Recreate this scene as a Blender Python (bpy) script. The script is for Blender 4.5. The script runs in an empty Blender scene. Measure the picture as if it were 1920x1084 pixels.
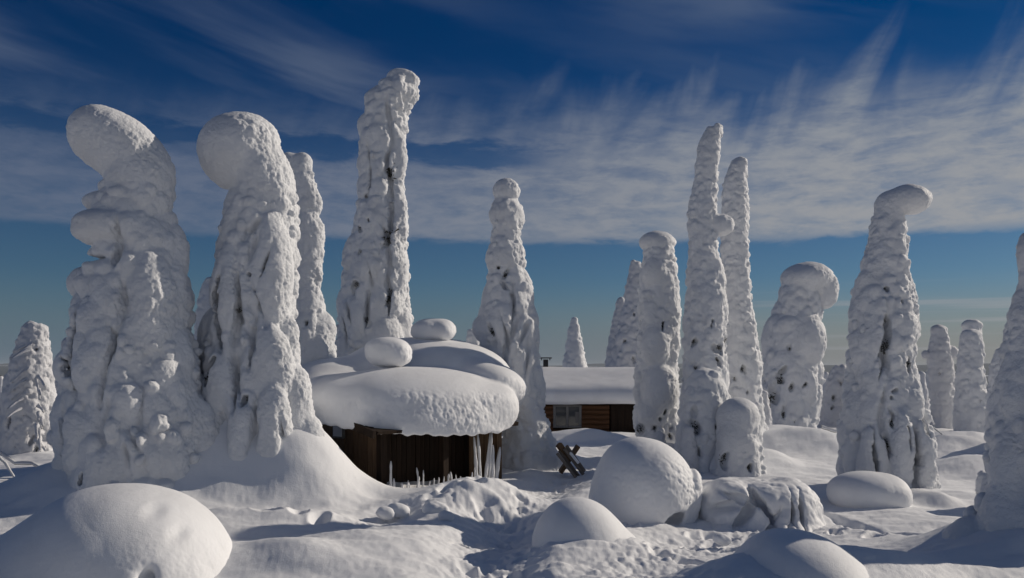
import bpy, math, random
import numpy as np
from mathutils import Vector

random.seed(7)
C = bpy.context.scene.collection
sc = bpy.context.scene

# ------------------------------------------------------------------ camera, sky, sun, exposure
F = 1663.0          # focal length in photo pixels
EYE = 2.0           # eye above the snow
HOR = 690.0         # row of the horizon

cam_d = bpy.data.cameras.new('camera')
cam = bpy.data.objects.new('camera', cam_d)
C.objects.link(cam)
cam.location = (0, 0, EYE)
cam.rotation_euler = (math.radians(90), 0, 0)
cam_d.sensor_width = 36
cam_d.lens = 36 * F / 1920
cam_d.shift_y = (HOR - 542) / 1920
cam_d.clip_start = 0.1
cam_d.clip_end = 60000
sc.camera = cam

SUN_AZ, SUN_EL = 65.0, 25.0
sun_d = bpy.data.lights.new('sun', 'SUN')
sun = bpy.data.objects.new('sun', sun_d)
C.objects.link(sun)
sun_d.energy = 5.0
sun_d.angle = math.radians(0.53)
sun_d.color = (1.0, 0.89, 0.75)
az, el = math.radians(SUN_AZ), math.radians(SUN_EL)
sdir = Vector((math.sin(az) * math.cos(el), math.cos(az) * math.cos(el), math.sin(el)))
sun.rotation_euler = sdir.to_track_quat('Z', 'Y').to_euler()

sc.view_settings.view_transform = 'Standard'
sc.view_settings.look = 'None'
sc.view_settings.gamma = 1.0
sc.view_settings.use_curve_mapping = False
sc.view_settings.exposure = -0.55


class NT:
    """small helper for wiring shader nodes"""
    def __init__(s, tree):
        s.t = tree
        s.t.nodes.clear()

    def n(s, kind, **kw):
        nd = s.t.nodes.new(kind)
        for k, v in kw.items():
            setattr(nd, k, v)
        return nd

    def put(s, sock, v):
        if isinstance(v, bpy.types.NodeSocket):
            s.t.links.new(v, sock)
        elif v is not None:
            sock.default_value = v

    def m(s, op, a, b=None, c=None, clamp=False):
        nd = s.n('ShaderNodeMath', operation=op, use_clamp=clamp)
        s.put(nd.inputs[0], a)
        s.put(nd.inputs[1], b)
        s.put(nd.inputs[2], c)
        return nd.outputs[0]

    def ramp(s, v, a, b, lo=0.0, hi=1.0):
        nd = s.n('ShaderNodeMapRange', interpolation_type='SMOOTHSTEP')
        s.put(nd.inputs[0], v)
        for i, q in enumerate((a, b, lo, hi)):
            s.put(nd.inputs[1 + i], q)
        return nd.outputs[0]

    def comb(s, x, y, z):
        nd = s.n('ShaderNodeCombineXYZ')
        for i, q in enumerate((x, y, z)):
            s.put(nd.inputs[i], q)
        return nd.outputs[0]

    def noise(s, vec, scale, detail=4, rough=0.55, dist=0.0):
        nd = s.n('ShaderNodeTexNoise')
        s.put(nd.inputs['Vector'], vec)
        nd.inputs['Scale'].default_value = scale
        nd.inputs['Detail'].default_value = detail
        nd.inputs['Roughness'].default_value = rough
        nd.inputs['Distortion'].default_value = dist
        return nd.outputs[0]

    def mix(s, fac, a, b):
        nd = s.n('ShaderNodeMix', data_type='RGBA')
        s.put(nd.inputs[0], fac)
        s.put(nd.inputs[6], a)
        s.put(nd.inputs[7], b)
        return nd.outputs[2]

    def mul(s, a, b):
        nd = s.n('ShaderNodeMix', data_type='RGBA', blend_type='MULTIPLY')
        nd.inputs[0].default_value = 1
        s.put(nd.inputs[6], a)
        s.put(nd.inputs[7], b)
        return nd.outputs[2]


world = bpy.data.worlds.new('World')
sc.world = world
world.use_nodes = True
w = NT(world.node_tree)
sky = w.n('ShaderNodeTexSky', sky_type='NISHITA', sun_disc=False)
sky.sun_elevation = el
sky.sun_rotation = az
sky.altitude = 400
sky.air_density = 1.0
sky.dust_density = 0.6
sky.ozone_density = 2.0
tc = w.n('ShaderNodeTexCoord')
sep = w.n('ShaderNodeSeparateXYZ')
w.put(sep.inputs[0], tc.outputs['Generated'])
dx, dy, dz = sep.outputs
hor = w.m('SQRT', w.m('ADD', w.m('MULTIPLY', dx, dx), w.m('MULTIPLY', dy, dy)))
elev = w.m('MULTIPLY', w.m('ARCTAN2', dz, hor), 57.2958)          # degrees
azim = w.m('MULTIPLY', w.m('ARCTAN2', dx, dy), 57.2958)
# cloud sheet: the direction carried onto a level plane overhead
zz = w.m('MAXIMUM', dz, 0.02)
px = w.m('DIVIDE', dx, zz)
py = w.m('DIVIDE', dy, zz)
ca, sa = math.cos(math.radians(12)), math.sin(math.radians(12))
ax_ = w.m('SUBTRACT', w.m('MULTIPLY', px, ca), w.m('MULTIPLY', py, sa))   # across the streaks
al_ = w.m('ADD', w.m('MULTIPLY', px, sa), w.m('MULTIPLY', py, ca))        # along the streaks
fan = w.noise(w.comb(w.m('MULTIPLY', ax_, 1.15), w.m('MULTIPLY', al_, 0.30), 3.1), 1.0, 6, 0.62, 0.7)
veil = w.noise(w.comb(w.m('MULTIPLY', azim, 0.045), w.m('ADD', w.m('MULTIPLY', elev, 0.22), w.m('MULTIPLY', azim, 0.055)), 7.7), 1.0, 5, 0.52, 0.4)
fine = w.noise(w.comb(w.m('MULTIPLY', azim, 0.25), w.m('MULTIPLY', elev, 0.95), 1.3), 1.0, 6, 0.65, 0.3)
mott = w.noise(w.comb(w.m('MULTIPLY', azim, 0.5), w.m('MULTIPLY', elev, 1.3), 5.3), 1.0, 5, 0.6, 0.2)
# band: sharp lower edge near 7.6 degrees, fading out upwards
edge_lo = w.m('ADD', 7.75, w.m('ADD', w.m('MULTIPLY', w.m('SUBTRACT', fine, 0.5), 1.3), w.m('MULTIPLY', w.m('SUBTRACT', mott, 0.5), 0.8)))
edge_lo = w.m('SUBTRACT', edge_lo, w.m('MULTIPLY', azim, 0.006))
low = w.ramp(elev, edge_lo, w.m('ADD', edge_lo, 0.7))
wisp = w.noise(w.comb(w.m('ADD', w.m('MULTIPLY', azim, 0.26), w.m('MULTIPLY', elev, -0.13)), w.m('MULTIPLY', elev, 0.10), 2.2), 1.0, 4, 0.5, 0.6)
wamp = w.ramp(azim, -8.0, 8.0, 5.0, 10.0)
top_at = w.m('ADD', w.m('ADD', 12.0, w.m('MULTIPLY', azim, 0.05)), w.m('MULTIPLY', w.m('SUBTRACT', wisp, 0.47), wamp))
up = w.ramp(elev, top_at, w.m('ADD', top_at, 6.5), 1.0, 0.0)
rightness = w.ramp(azim, -34.0, 22.0, 0.72, 1.0)
body = w.m('ADD', w.m('MULTIPLY', w.ramp(mott, 0.34, 0.60), 0.4), w.m('MULTIPLY', w.ramp(fine, 0.34, 0.60), 0.6))
dens = w.m('MULTIPLY', w.m('MULTIPLY', low, up), w.m('MULTIPLY', w.m('ADD', 0.48, w.m('MULTIPLY', body, 0.52)), rightness))
# thin slanting veils above the band
vl = w.m('MULTIPLY', w.ramp(veil, 0.36, 0.66), w.m('MULTIPLY', low, w.m('MULTIPLY', w.ramp(elev, 17.0, 23.5, 0.62, 0.30), w.ramp(azim, -14.0, 2.0, 1.0, 0.25))))
dens = w.m('MAXIMUM', dens, vl)
# a clear slit through the left half of the sheet
slit = w.m('SUBTRACT', w.m('ADD', elev, w.m('MULTIPLY', w.m('SUBTRACT', fine, 0.5), 3.0)), w.m('ADD', 13.4, w.m('MULTIPLY', azim, -0.02)))
slit = w.m('MULTIPLY', w.ramp(w.m('ABSOLUTE', slit), 0.25, 1.1, 1.0, 0.0), w.ramp(azim, -2.0, 6.0, 0.85, 0.0))
dens = w.m('MULTIPLY', dens, w.m('SUBTRACT', 1.0, slit))
# thin veil at the top right
tv = w.m('MULTIPLY', w.ramp(veil, 0.30, 0.60), w.m('MULTIPLY', w.ramp(elev, 18.5, 21.5), w.ramp(azim, -2, 16, 0.0, 0.34)))
dens = w.m('MAXIMUM', dens, tv)
# a few thin bars close above the horizon, on the sunward side
bars = w.noise(w.comb(w.m('MULTIPLY', azim, 0.05), w.m('MULTIPLY', elev, 1.9), 9.0), 1.0, 3, 0.5, 0.1)
bars = w.m('MULTIPLY', w.ramp(bars, 0.50, 0.66), w.m('MULTIPLY', w.ramp(azim, 4, 26), w.ramp(elev, 5.6, 3.6)))
dens = w.m('MAXIMUM', dens, w.m('MULTIPLY', bars, 0.5))
deep = w.mul(sky.outputs[0], w.mix(w.ramp(elev, 0.0, 22.0), (0.40, 0.60, 0.80, 1), (0.0, 0.24, 0.56, 1)))
ccol = w.mix(w.ramp(azim, -30, 30), (2.7, 3.3, 4.7, 1), (6.4, 6.6, 7.0, 1))
airl = w.mix(w.ramp(azim, -12, 30), (2.1, 3.0, 4.0, 1), (4.9, 4.8, 4.7, 1))
deep = w.mix(w.ramp(elev, 6.0, 0.3, 0.0, 0.9), deep, airl)
ccol = w.mix(w.ramp(elev, 9, 22), ccol, w.mul(ccol, (0.62, 0.72, 0.85, 1)))
bg = w.n('ShaderNodeBackground')
w.put(bg.inputs[0], w.mix(dens, deep, ccol))
bg.inputs[1].default_value = 0.072
wo = w.n('ShaderNodeOutputWorld')
w.put(wo.inputs[0], bg.outputs[0])

# ------------------------------------------------------------------ numeric helpers
rs = np.random.RandomState(11)
PERM = np.tile(rs.permutation(256), 3).astype(np.int32)
GR = rs.normal(size=(256, 3)).astype(np.float32)
GR /= np.linalg.norm(GR, axis=1)[:, None]
JIT = rs.rand(256, 3).astype(np.float32)


def hsh(i, j, k):
    return PERM[PERM[PERM[i & 255] + (j & 255)] + (k & 255)]


def perlin(P):
    P = np.asarray(P, np.float32)
    I = np.floor(P).astype(np.int32)
    f = P - I
    u = f * f * f * (f * (f * 6 - 15) + 10)
    out = np.zeros(len(P), np.float32)
    for a in (0, 1):
        wa = u[:, 0] if a else 1 - u[:, 0]
        for b in (0, 1):
            wb = u[:, 1] if b else 1 - u[:, 1]
            for c in (0, 1):
                wc = u[:, 2] if c else 1 - u[:, 2]
                g = GR[hsh(I[:, 0] + a, I[:, 1] + b, I[:, 2] + c)]
                out += wa * wb * wc * (g[:, 0] * (f[:, 0] - a) + g[:, 1] * (f[:, 1] - b) + g[:, 2] * (f[:, 2] - c))
    return out * 1.5


def fbm(P, octs=4, gain=0.5):
    s, amp = 0, 1.0
    P = np.asarray(P, np.float32)
    for o in range(octs):
        s = s + amp * perlin(P * 2.03 ** o + 17.3 * o)
        amp *= gain
    return s


def worley(P):
    """distance to the nearest scattered point, cell size 1"""
    P = np.asarray(P, np.float32)
    I = np.floor(P).astype(np.int32)
    f = P - I
    best = np.full(len(P), 9.0, np.float32)
    for a in (-1, 0, 1):
        for b in (-1, 0, 1):
            for c in (-1, 0, 1):
                j = JIT[hsh(I[:, 0] + a, I[:, 1] + b, I[:, 2] + c)]
                d = (j[:, 0] + a - f[:, 0]) ** 2 + (j[:, 1] + b - f[:, 1]) ** 2 + (j[:, 2] + c - f[:, 2]) ** 2
                np.minimum(best, d, out=best)
    return np.sqrt(best)


def sstep(a, b, x):
    t = np.clip((x - a) / (b - a), 0, 1)
    return t * t * (3 - 2 * t)


def surface_nets(G, org, h):
    nx, ny, nz = G.shape
    ins = G < 0
    i8 = ins.view(np.uint8)
    cnt = np.zeros((nx - 1, ny - 1, nz - 1), np.uint8)
    for a in (0, 1):
        for b in (0, 1):
            for c in (0, 1):
                cnt += i8[a:nx - 1 + a, b:ny - 1 + b, c:nz - 1 + c]
    act = (cnt > 0) & (cnt < 8)
    I, J, K = np.nonzero(act)
    idx = np.full(act.shape, -1, np.int32)
    idx[I, J, K] = np.arange(len(I), dtype=np.int32)
    acc = np.zeros((len(I), 3), np.float32)
    num = np.zeros(len(I), np.float32)
    for ax in range(3):
        o1, o2 = [q for q in range(3) if q != ax]
        for u in (0, 1):
            for v in (0, 1):
                c0 = [0, 0, 0]
                c0[o1], c0[o2] = u, v
                c1 = list(c0)
                c1[ax] = 1
                g0 = G[I + c0[0], J + c0[1], K + c0[2]]
                g1 = G[I + c1[0], J + c1[1], K + c1[2]]
                mk = (g0 < 0) != (g1 < 0)
                t = np.where(mk, g0 / np.where(mk, g0 - g1, 1), 0)
                pt = np.zeros((len(I), 3), np.float32)
                pt[:, o1], pt[:, o2], pt[:, ax] = u, v, t
                acc += pt * mk[:, None]
                num += mk
    V = (np.stack([I, J, K], 1) + acc / num[:, None]) * h + np.asarray(org, np.float32)
    Q = []
    for ax in range(3):
        o1, o2 = (ax + 1) % 3, (ax + 2) % 3
        s0 = [slice(1, -1)] * 3
        s1 = [slice(1, -1)] * 3
        s0[ax] = slice(0, -1)
        s1[ax] = slice(1, None)
        A, B = ins[tuple(s0)], ins[tuple(s1)]
        for flip, M in ((False, A & ~B), (True, ~A & B)):
            E = list(np.nonzero(M))
            E[o1] = E[o1] + 1
            E[o2] = E[o2] + 1
            qs = []
            for (a, b) in ((-1, -1), (0, -1), (0, 0), (-1, 0)):
                e = list(E)
                e[o1] = E[o1] + a
                e[o2] = E[o2] + b
                qs.append(idx[e[0], e[1], e[2]])
            q = np.stack(qs if not flip else qs[::-1], 1)
            Q.append(q)
    Q = np.concatenate(Q)
    Q = Q[(Q >= 0).all(1)]
    return V.astype(np.float32), Q


def vnormals(V, Q):
    n = np.cross(V[Q[:, 2]] - V[Q[:, 0]], V[Q[:, 3]] - V[Q[:, 1]])
    N = np.zeros_like(V)
    for a in range(3):
        for c in range(4):
            N[:, a] += np.bincount(Q[:, c], n[:, a], len(V))
    return N / np.maximum(np.linalg.norm(N, axis=1), 1e-9)[:, None]


def smooth(V, Q, it=1):
    """returns neighbour average"""
    for _ in range(it):
        S = np.zeros_like(V)
        k = np.zeros(len(V))
        for c in range(4):
            a, b = Q[:, c], Q[:, (c + 1) % 4]
            k += np.bincount(a, minlength=len(V)) + np.bincount(b, minlength=len(V))
            for d in range(3):
                S[:, d] += np.bincount(a, V[b, d], len(V)) + np.bincount(b, V[a, d], len(V))
        V = (S / np.maximum(k, 1)[:, None]).astype(np.float32)
    return V


def mesh_np(name, V, Q, mat, parent=None, loc=None, shade=True):
    me = bpy.data.meshes.new(name)
    V = np.asarray(V, np.float32)
    if loc is not None:
        V = V - np.asarray(loc, np.float32)
    me.vertices.add(len(V))
    me.vertices.foreach_set('co', V.ravel())
    n = Q.shape[1]
    me.loops.add(Q.size)
    me.loops.foreach_set('vertex_index', Q.ravel().astype(np.int32))
    me.polygons.add(len(Q))
    me.polygons.foreach_set('loop_start', (np.arange(len(Q)) * n).astype(np.int32))
    me.polygons.foreach_set('use_smooth', np.full(len(Q), shade))
    me.update(calc_edges=True)
    me.materials.append(mat)
    o = bpy.data.objects.new(name, me)
    C.objects.link(o)
    if loc is not None and parent is None:
        o.location = loc
    if parent is not None:
        o.parent = parent
    return o


def tag(o, label=None, cat=None, group=None, kind=None):
    if label: o['label'] = label
    if cat: o['category'] = cat
    if group: o['group'] = group
    if kind: o['kind'] = kind
    return o


def empty(name, loc, label, cat, group=None, rz=0.0):
    o = bpy.data.objects.new(name, None)
    C.objects.link(o)
    o.location = loc
    o.rotation_euler = (0, 0, rz)
    return tag(o, label, cat, group)


# ------------------------------------------------------------------ layout: photo column/row at a distance -> metres
def at(x, y, Y):
    return np.array([(x - 960) / F * Y, Y, EYE - (y - HOR) / F * Y])


def gnd(x, y, z=0.0):
    Y = (EYE - z) * F / (y - HOR)
    return np.array([(x - 960) / F * Y, Y])


# ------------------------------------------------------------------ materials
def pmat(name, color=(0.8, 0.8, 0.8), rough=0.6, spec=0.3):
    m = bpy.data.materials.new(name)
    m.use_nodes = True
    t = NT(m.node_tree)
    p = t.n('ShaderNodeBsdfPrincipled')
    p.inputs['Base Color'].default_value = (*color, 1)
    p.inputs['Roughness'].default_value = rough
    p.inputs['Specular IOR Level'].default_value = spec
    o = t.n('ShaderNodeOutputMaterial')
    t.put(o.inputs[0], p.outputs[0])
    return m, t, p


def snow_mat(name, col, coarse, finev, dist):
    m, t, p = pmat(name, col, 0.62, 0.22)
    tcd = t.n('ShaderNodeTexCoord').outputs['Object']
    a = t.noise(tcd, coarse, 6, 0.62)
    b = t.noise(tcd, finev, 3, 0.7)
    h = t.m('ADD', t.m('MULTIPLY', a, 0.65), t.m('MULTIPLY', b, 0.35))
    bp = t.n('ShaderNodeBump')
    bp.inputs['Strength'].default_value = 0.75
    bp.inputs['Distance'].default_value = dist
    t.put(bp.inputs['Height'], h)
    t.put(p.inputs['Normal'], bp.outputs[0])
    v = t.noise(tcd, 2.3, 4, 0.5)
    c2 = tuple(c * 0.93 for c in col)
    t.put(p.inputs['Base Color'], t.mix(t.ramp(v, 0.35, 0.7), (*col, 1), (*c2, 1)))
    return m


M_SNOW = snow_mat('snow_smooth', (0.80, 0.81, 0.83), 9, 90, 0.010)
M_RIME = snow_mat('snow_rime', (0.76, 0.775, 0.80), 24, 85, 0.040)
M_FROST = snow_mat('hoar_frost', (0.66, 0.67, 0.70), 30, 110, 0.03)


def needle_mat():
    m, t, p = pmat('spruce_needles', (0.03, 0.032, 0.022), 0.8, 0.1)
    tcd = t.n('ShaderNodeTexCoord').outputs['Object']
    t.put(p.inputs['Base Color'], t.mix(t.ramp(t.noise(tcd, 22, 3), 0.45, 0.62), (0.028, 0.028, 0.018, 1), (0.12, 0.115, 0.11, 1)))
    return m


M_NEED = needle_mat()


def wood_mat(name, c1, c2, along='Z', rough=0.8):
    m, t, p = pmat(name, c1, rough, 0.15)
    g = t.n('ShaderNodeTexCoord').outputs['Object']
    mp = t.n('ShaderNodeMapping')
    t.put(mp.inputs[0], g)
    mp.inputs['Scale'].default_value = (28, 28, 2.2) if along == 'Z' else (2.2, 28, 28)
    oi = t.n('ShaderNodeObjectInfo')
    nz = t.noise(mp.outputs[0], 1.0, 6, 0.7, 0.6)
    f = t.m('ADD', t.ramp(nz, 0.3, 0.7, 0.0, 0.8), t.m('MULTIPLY', oi.outputs['Random'], 0.35), clamp=True)
    t.put(p.inputs['Base Color'], t.mix(f, (*c1, 1), (*c2, 1)))
    bp = t.n('ShaderNodeBump')
    bp.inputs['Strength'].default_value = 0.6
    bp.inputs['Distance'].default_value = 0.006
    t.put(bp.inputs['Height'], nz)
    t.put(p.inputs['Normal'], bp.outputs[0])
    return m


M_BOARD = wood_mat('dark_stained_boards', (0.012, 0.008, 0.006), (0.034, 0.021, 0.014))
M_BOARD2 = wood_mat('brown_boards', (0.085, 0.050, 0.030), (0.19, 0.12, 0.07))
M_LOG = wood_mat('reddish_logs', (0.055, 0.027, 0.013), (0.125, 0.06, 0.03), 'X')
M_GREYW = wood_mat('weathered_wood', (0.10, 0.08, 0.065), (0.22, 0.19, 0.165), 'X')
M_FRAME = wood_mat('pale_frame_paint', (0.13, 0.125, 0.12), (0.2, 0.195, 0.19))
M_IRON, _, _p = pmat('black_iron', (0.02, 0.02, 0.022), 0.55, 0.4)
M_GLASS, _t, _p = pmat('window_glass', (0.02, 0.025, 0.03), 0.06, 0.8)

# ------------------------------------------------------------------ terrain height
# (column, row on level snow, height, half width x, half width y, turn)
def seg_dist(X, Y, pts):
    d = np.full(X.shape, 1e9, np.float32)
    for (a, b) in zip(pts[:-1], pts[1:]):
        v = b - a
        t = np.clip(((X - a[0]) * v[0] + (Y - a[1]) * v[1]) / (v @ v), 0, 1)
        d = np.minimum(d, np.hypot(X - a[0] - t * v[0], Y - a[1] - t * v[1]))
    return d


def gs(X, Y, c, sx, sy, rot=0.0, p=2.0):
    cr, sr = math.cos(rot), math.sin(rot)
    u = (X - c[0]) * cr + (Y - c[1]) * sr
    v = -(X - c[0]) * sr + (Y - c[1]) * cr
    return np.exp(-((u / sx) ** 2 + (v / sy) ** 2) ** (p / 2))


PATH = [gnd(x, y) for x, y in ((860, 1240), (905, 1084), (915, 1030), (960, 968), (1000, 930), (1040, 900), (1065, 885), (1130, 868))]
PATH2 = [gnd(x, y) for x, y in ((1150, 1130), (1200, 1060), (1330, 1010), (1380, 1000), (1500, 985))]
PATH3 = [gnd(x, y) for x, y in ((690, 985), (760, 960), (830, 955), (960, 968))]
BUMPS = [
    # px, Y, height, sx, sy, rot, power
    (500, 14.0, 0.75, 1.15, 1.3, 0.0, 2),
    (532, 14.1, 0.85, 0.58, 0.9, -0.5, 2),
    (612, 13.6, 0.40, 0.62, 0.7, -0.3, 2),
    (565, 13.1, 0.42, 0.70, 0.55, -0.4, 2),
    (430, 12.9, 0.22, 1.3, 0.5, 0.0, 2),
    (385, 13.7, 0.85, 0.85, 0.9, 0.0, 2),
    (250, 13.3, 0.45, 1.6, 1.0, 0.0, 2),
    (110, 12.6, 0.45, 1.3, 0.9, 0.0, 2),
    (885, 13.2, 0.34, 0.95, 0.80, 0.2, 2.4),
    (965, 13.2, 0.10, 0.6, 0.5, 0.2, 2.4),
    (800, 12.4, 0.14, 0.55, 0.5, 0.0, 2),
    (965, 19.2, 0.35, 1.2, 0.8, 0.0, 2),
    (1080, 24.5, 0.28, 1.1, 0.6, -0.1, 3),
    (1140, 24.5, 0.08, 1.0, 0.6, -0.1, 3),
    (1150, 9.6, 0.10, 0.9, 0.5, 0.0, 2.2),
    (1320, 18.6, 0.22, 1.7, 1.2, 0.0, 2),
    (1435, 17.6, 0.30, 0.7, 0.7, 0.0, 2),
    (1240, 18.4, 0.25, 0.7, 0.6, 0.0, 2),
    (660, 9.9, 0.16, 0.9, 0.5, 0.5, 2),
    (520, 9.2, 0.14, 0.8, 0.35, -0.2, 2),
    (780, 10.8, 0.12, 0.7, 0.35, 0.3, 2),
    (470, 11.4, 0.16, 1.0, 0.4, 0.2, 2),
    (1500, 20.5, 0.55, 2.2, 1.0, 0.0, 2.4),
    (1440, 22.0, 0.45, 1.0, 0.9, 0.0, 2.4),
    (1690, 14.0, 0.10, 1.2, 1.0, 0.0, 2),
    (1745, 13.2, 0.13, 0.30, 0.45, 0.3, 2),
    (1800, 21.0, 0.50, 1.6, 1.2, 0.0, 2.2),
    (1830, 17.0, 0.30, 1.3, 0.9, 0.0, 2.2),
    (1905, 9.0, 0.50, 0.95, 0.9, 0.0, 2),
    (430, 10.4, 0.08, 1.2, 0.6, 0.4, 2),
    (600, 11.2, 0.10, 1.1, 0.35, 0.1, 2),
    (700, 9.4, 0.12, 0.9, 0.45, 0.5, 2),
    (560, 8.8, 0.10, 0.8, 0.35, -0.3, 2),
    (1490, 7.4, 0.35, 1.4, 0.9, 0.0, 2.5),
    (1700, 8.0, 0.18, 1.6, 0.5, 0.2, 2.5),
]
FOOT = []
fr = random.Random(5)
for pts, n, sp in ((PATH, 40, 0.26), (PATH2, 14, 0.4), (PATH3, 6, 0.25)):
    for i in range(n):
        t = fr.random() * (len(pts) - 1)
        k = int(t)
        q = pts[k] + (pts[k + 1] - pts[k]) * (t - k)
        FOOT.append((q[0] + fr.gauss(0, sp), q[1] + fr.gauss(0, sp), fr.uniform(0.05, 0.10), fr.uniform(0.04, 0.10), fr.uniform(0, 3.1)))
for x, y in ((860, 935), (885, 945), (905, 940), (838, 948), (925, 936), (1095, 1000), (1240, 1040), (1290, 1052), (1340, 1000), (1355, 1028), (1600, 985), (1640, 1005), (560, 985), (600, 990), (500, 985)):
    q = gnd(x, y)
    FOOT.append((q[0], q[1], 0.10, 0.16, fr.uniform(0, 3)))
GROOVE = [gnd(x, y) for x, y in ((1500, 950), (1600, 985), (1700, 1010), (1790, 1035), (1880, 1050))]


def height(X, Y):
    sh = X.shape
    X = X.ravel().astype(np.float64)
    Y = Y.ravel().astype(np.float64)
    R = np.hypot(X, Y)
    near = R < 70
    H = np.zeros_like(X)
    xn, yn = X[near], Y[near]
    h = np.zeros_like(xn)
    for (p_, Yc, hh, sx, sy, rot, pw) in BUMPS:
        c = ((p_ - 960) / F * Yc, Yc)
        m = (abs(xn - c[0]) < 3.2 * max(sx, sy)) & (abs(yn - c[1]) < 3.2 * max(sx, sy))
        h[m] += hh * gs(xn[m], yn[m], c, sx, sy, rot, pw)
    P = np.stack([xn, yn, np.zeros_like(xn)], 1)
    rn = np.hypot(xn, yn)
    h += 0.09 * fbm(P * 0.35 + 3, 3) + 0.045 * fbm(P * [0.8, 1.6, 1], 3) * (0.5 + 0.5 * sstep(6, 12, rn))
    # wind ripples
    h += 0.018 * np.abs(fbm(P * [1.2, 3.6, 1] + 9, 3))
    # trodden ways
    for pts, wd, dp, rough in ((PATH, 0.55, 0.17, 0.040), (PATH2, 0.65, 0.06, 0.040), (PATH3, 0.35, 0.05, 0.035)):
        sel = rn < 26
        d = seg_dist(xn[sel], yn[sel], pts)
        mk = np.exp(-(d / wd) ** 2)
        Pq = P[sel]
        wv = worley(Pq * 8.5)
        wv2 = worley(Pq * 19.0 + 5)
        h[sel] += mk * (-dp + rough * (0.55 - wv) * 1.1 + rough * 0.45 * (0.5 - wv2))
        rim = np.exp(-((d - wd * 1.35) / (wd * 0.35)) ** 2)
        h[sel] += rim * (0.025 + 0.02 * fbm(Pq * 3.1, 2))
    for (fx, fy, ra, dp, an) in FOOT:
        m = (abs(xn - fx) < 0.6) & (abs(yn - fy) < 0.6)
        c_, s_ = math.cos(an), math.sin(an)
        u = (xn[m] - fx) * c_ + (yn[m] - fy) * s_
        v = -(xn[m] - fx) * s_ + (yn[m] - fy) * c_
        q = np.sqrt((u / (ra * 1.7)) ** 2 + (v / ra) ** 2)
        h[m] += -dp * np.exp(-q ** 3) + 0.016 * np.exp(-((q - 1.35) / 0.3) ** 2)
    sel = rn < 16
    d = seg_dist(xn[sel], yn[sel], GROOVE)
    h[sel] -= 0.05 * np.exp(-(d / 0.06) ** 2)
    h += 0.012 * fbm(P * 2.3 + 4, 3) * (rn < 40)
    h += 0.004 * perlin(P * 16.0) * (rn < 24)
    H[near] = h * (1 - sstep(45, 70, rn))
    far = R > 30
    xf, yf, rf = X[far], Y[far], R[far]
    Pf = np.stack([xf, yf, np.zeros_like(xf)], 1)
    d = -0.5 * sstep(30, 70, rf) - 3.0 * sstep(60, 220, rf) - 110 * sstep(200, 1800, rf)
    d += 0.5 * fbm(Pf / 25.0, 3) * sstep(35, 80, rf)
    d += 12 * fbm(Pf / 420.0, 3) * sstep(250, 1200, rf)
    ridge = sstep(3500, 9000, rf)
    d += ridge * (135 + 55 * fbm(Pf / 4200.0 + 2, 3))
    H[far] += d
    return H.reshape(sh)


# ------------------------------------------------------------------ ground sheet (one mesh out to the horizon)
def build_ground():
    fr_ang = np.linspace(-37, 37, 1050)
    rest = np.concatenate([np.arange(38.5, 180, 2.5), np.arange(-180, -38, 2.5)])
    ang = np.radians(np.concatenate([fr_ang, rest[rest > 0], rest[rest < 0]]))
    rad = np.concatenate([[0.4, 1.2, 2.2, 3.2, 4.2], np.geomspace(5.0, 55, 600), np.geomspace(57, 20000, 110)])
    A, R = np.meshgrid(ang, rad)
    X, Y = R * np.sin(A), R * np.cos(A)
    Z = height(X, Y)
    V = np.stack([X.ravel(), Y.ravel(), Z.ravel()], 1)
    na, nr = len(ang), len(rad)
    i, j = np.meshgrid(np.arange(nr - 1), np.arange(na), indexing='ij')
    i, j = i.ravel(), j.ravel()
    jn = (j + 1) % na
    Q = np.stack([i * na + j, i * na + jn, (i + 1) * na + jn, (i + 1) * na + j], 1)
    Q = Q[:, ::-1]
    # close the middle
    m, t, p = pmat('ground_snow', (0.80, 0.81, 0.83), 0.6, 0.25)
    g = t.n('ShaderNodeNewGeometry').outputs['Position']
    sp = t.n('ShaderNodeSeparateXYZ')
    t.put(sp.inputs[0], g)
    r = t.m('SQRT', t.m('ADD', t.m('POWER', sp.outputs[0], 2.0), t.m('POWER', sp.outputs[1], 2.0)))
    a = t.noise(g, 7, 6, 0.6)
    b = t.noise(g, 75, 3, 0.7)
    h = t.m('ADD', t.m('MULTIPLY', a, 0.6), t.m('MULTIPLY', b, 0.4))
    bp = t.n('ShaderNodeBump')
    bp.inputs['Strength'].default_value = 0.7
    bp.inputs['Distance'].default_value = 0.016
    t.put(bp.inputs['Height'], h)
    t.put(p.inputs['Normal'], bp.outputs[0])
    forest = t.ramp(t.m('ADD', r, t.m('MULTIPLY', t.noise(g, 0.004, 5, 0.6), 900)), 750, 1000)
    lakes = t.ramp(t.noise(t.comb(t.m('MULTIPLY', sp.outputs[0], 0.0006), t.m('MULTIPLY', sp.outputs[1], 0.0016), 0), 1.0, 3, 0.5), 0.60, 0.64)
    wood = t.mix(t.noise(g, 0.03, 4, 0.7), (0.035, 0.045, 0.045, 1), (0.16, 0.18, 0.20, 1))
    wood = t.mix(lakes, wood, (0.7, 0.72, 0.75, 1))
    t.put(p.inputs['Base Color'], t.mix(forest, (0.80, 0.81, 0.83, 1), wood))
    o = mesh_np('ground', V, Q, m)
    tag(o, 'snow covered ground with drifts, a trodden path and far forest lowland', kind='structure')


build_ground()

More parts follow.
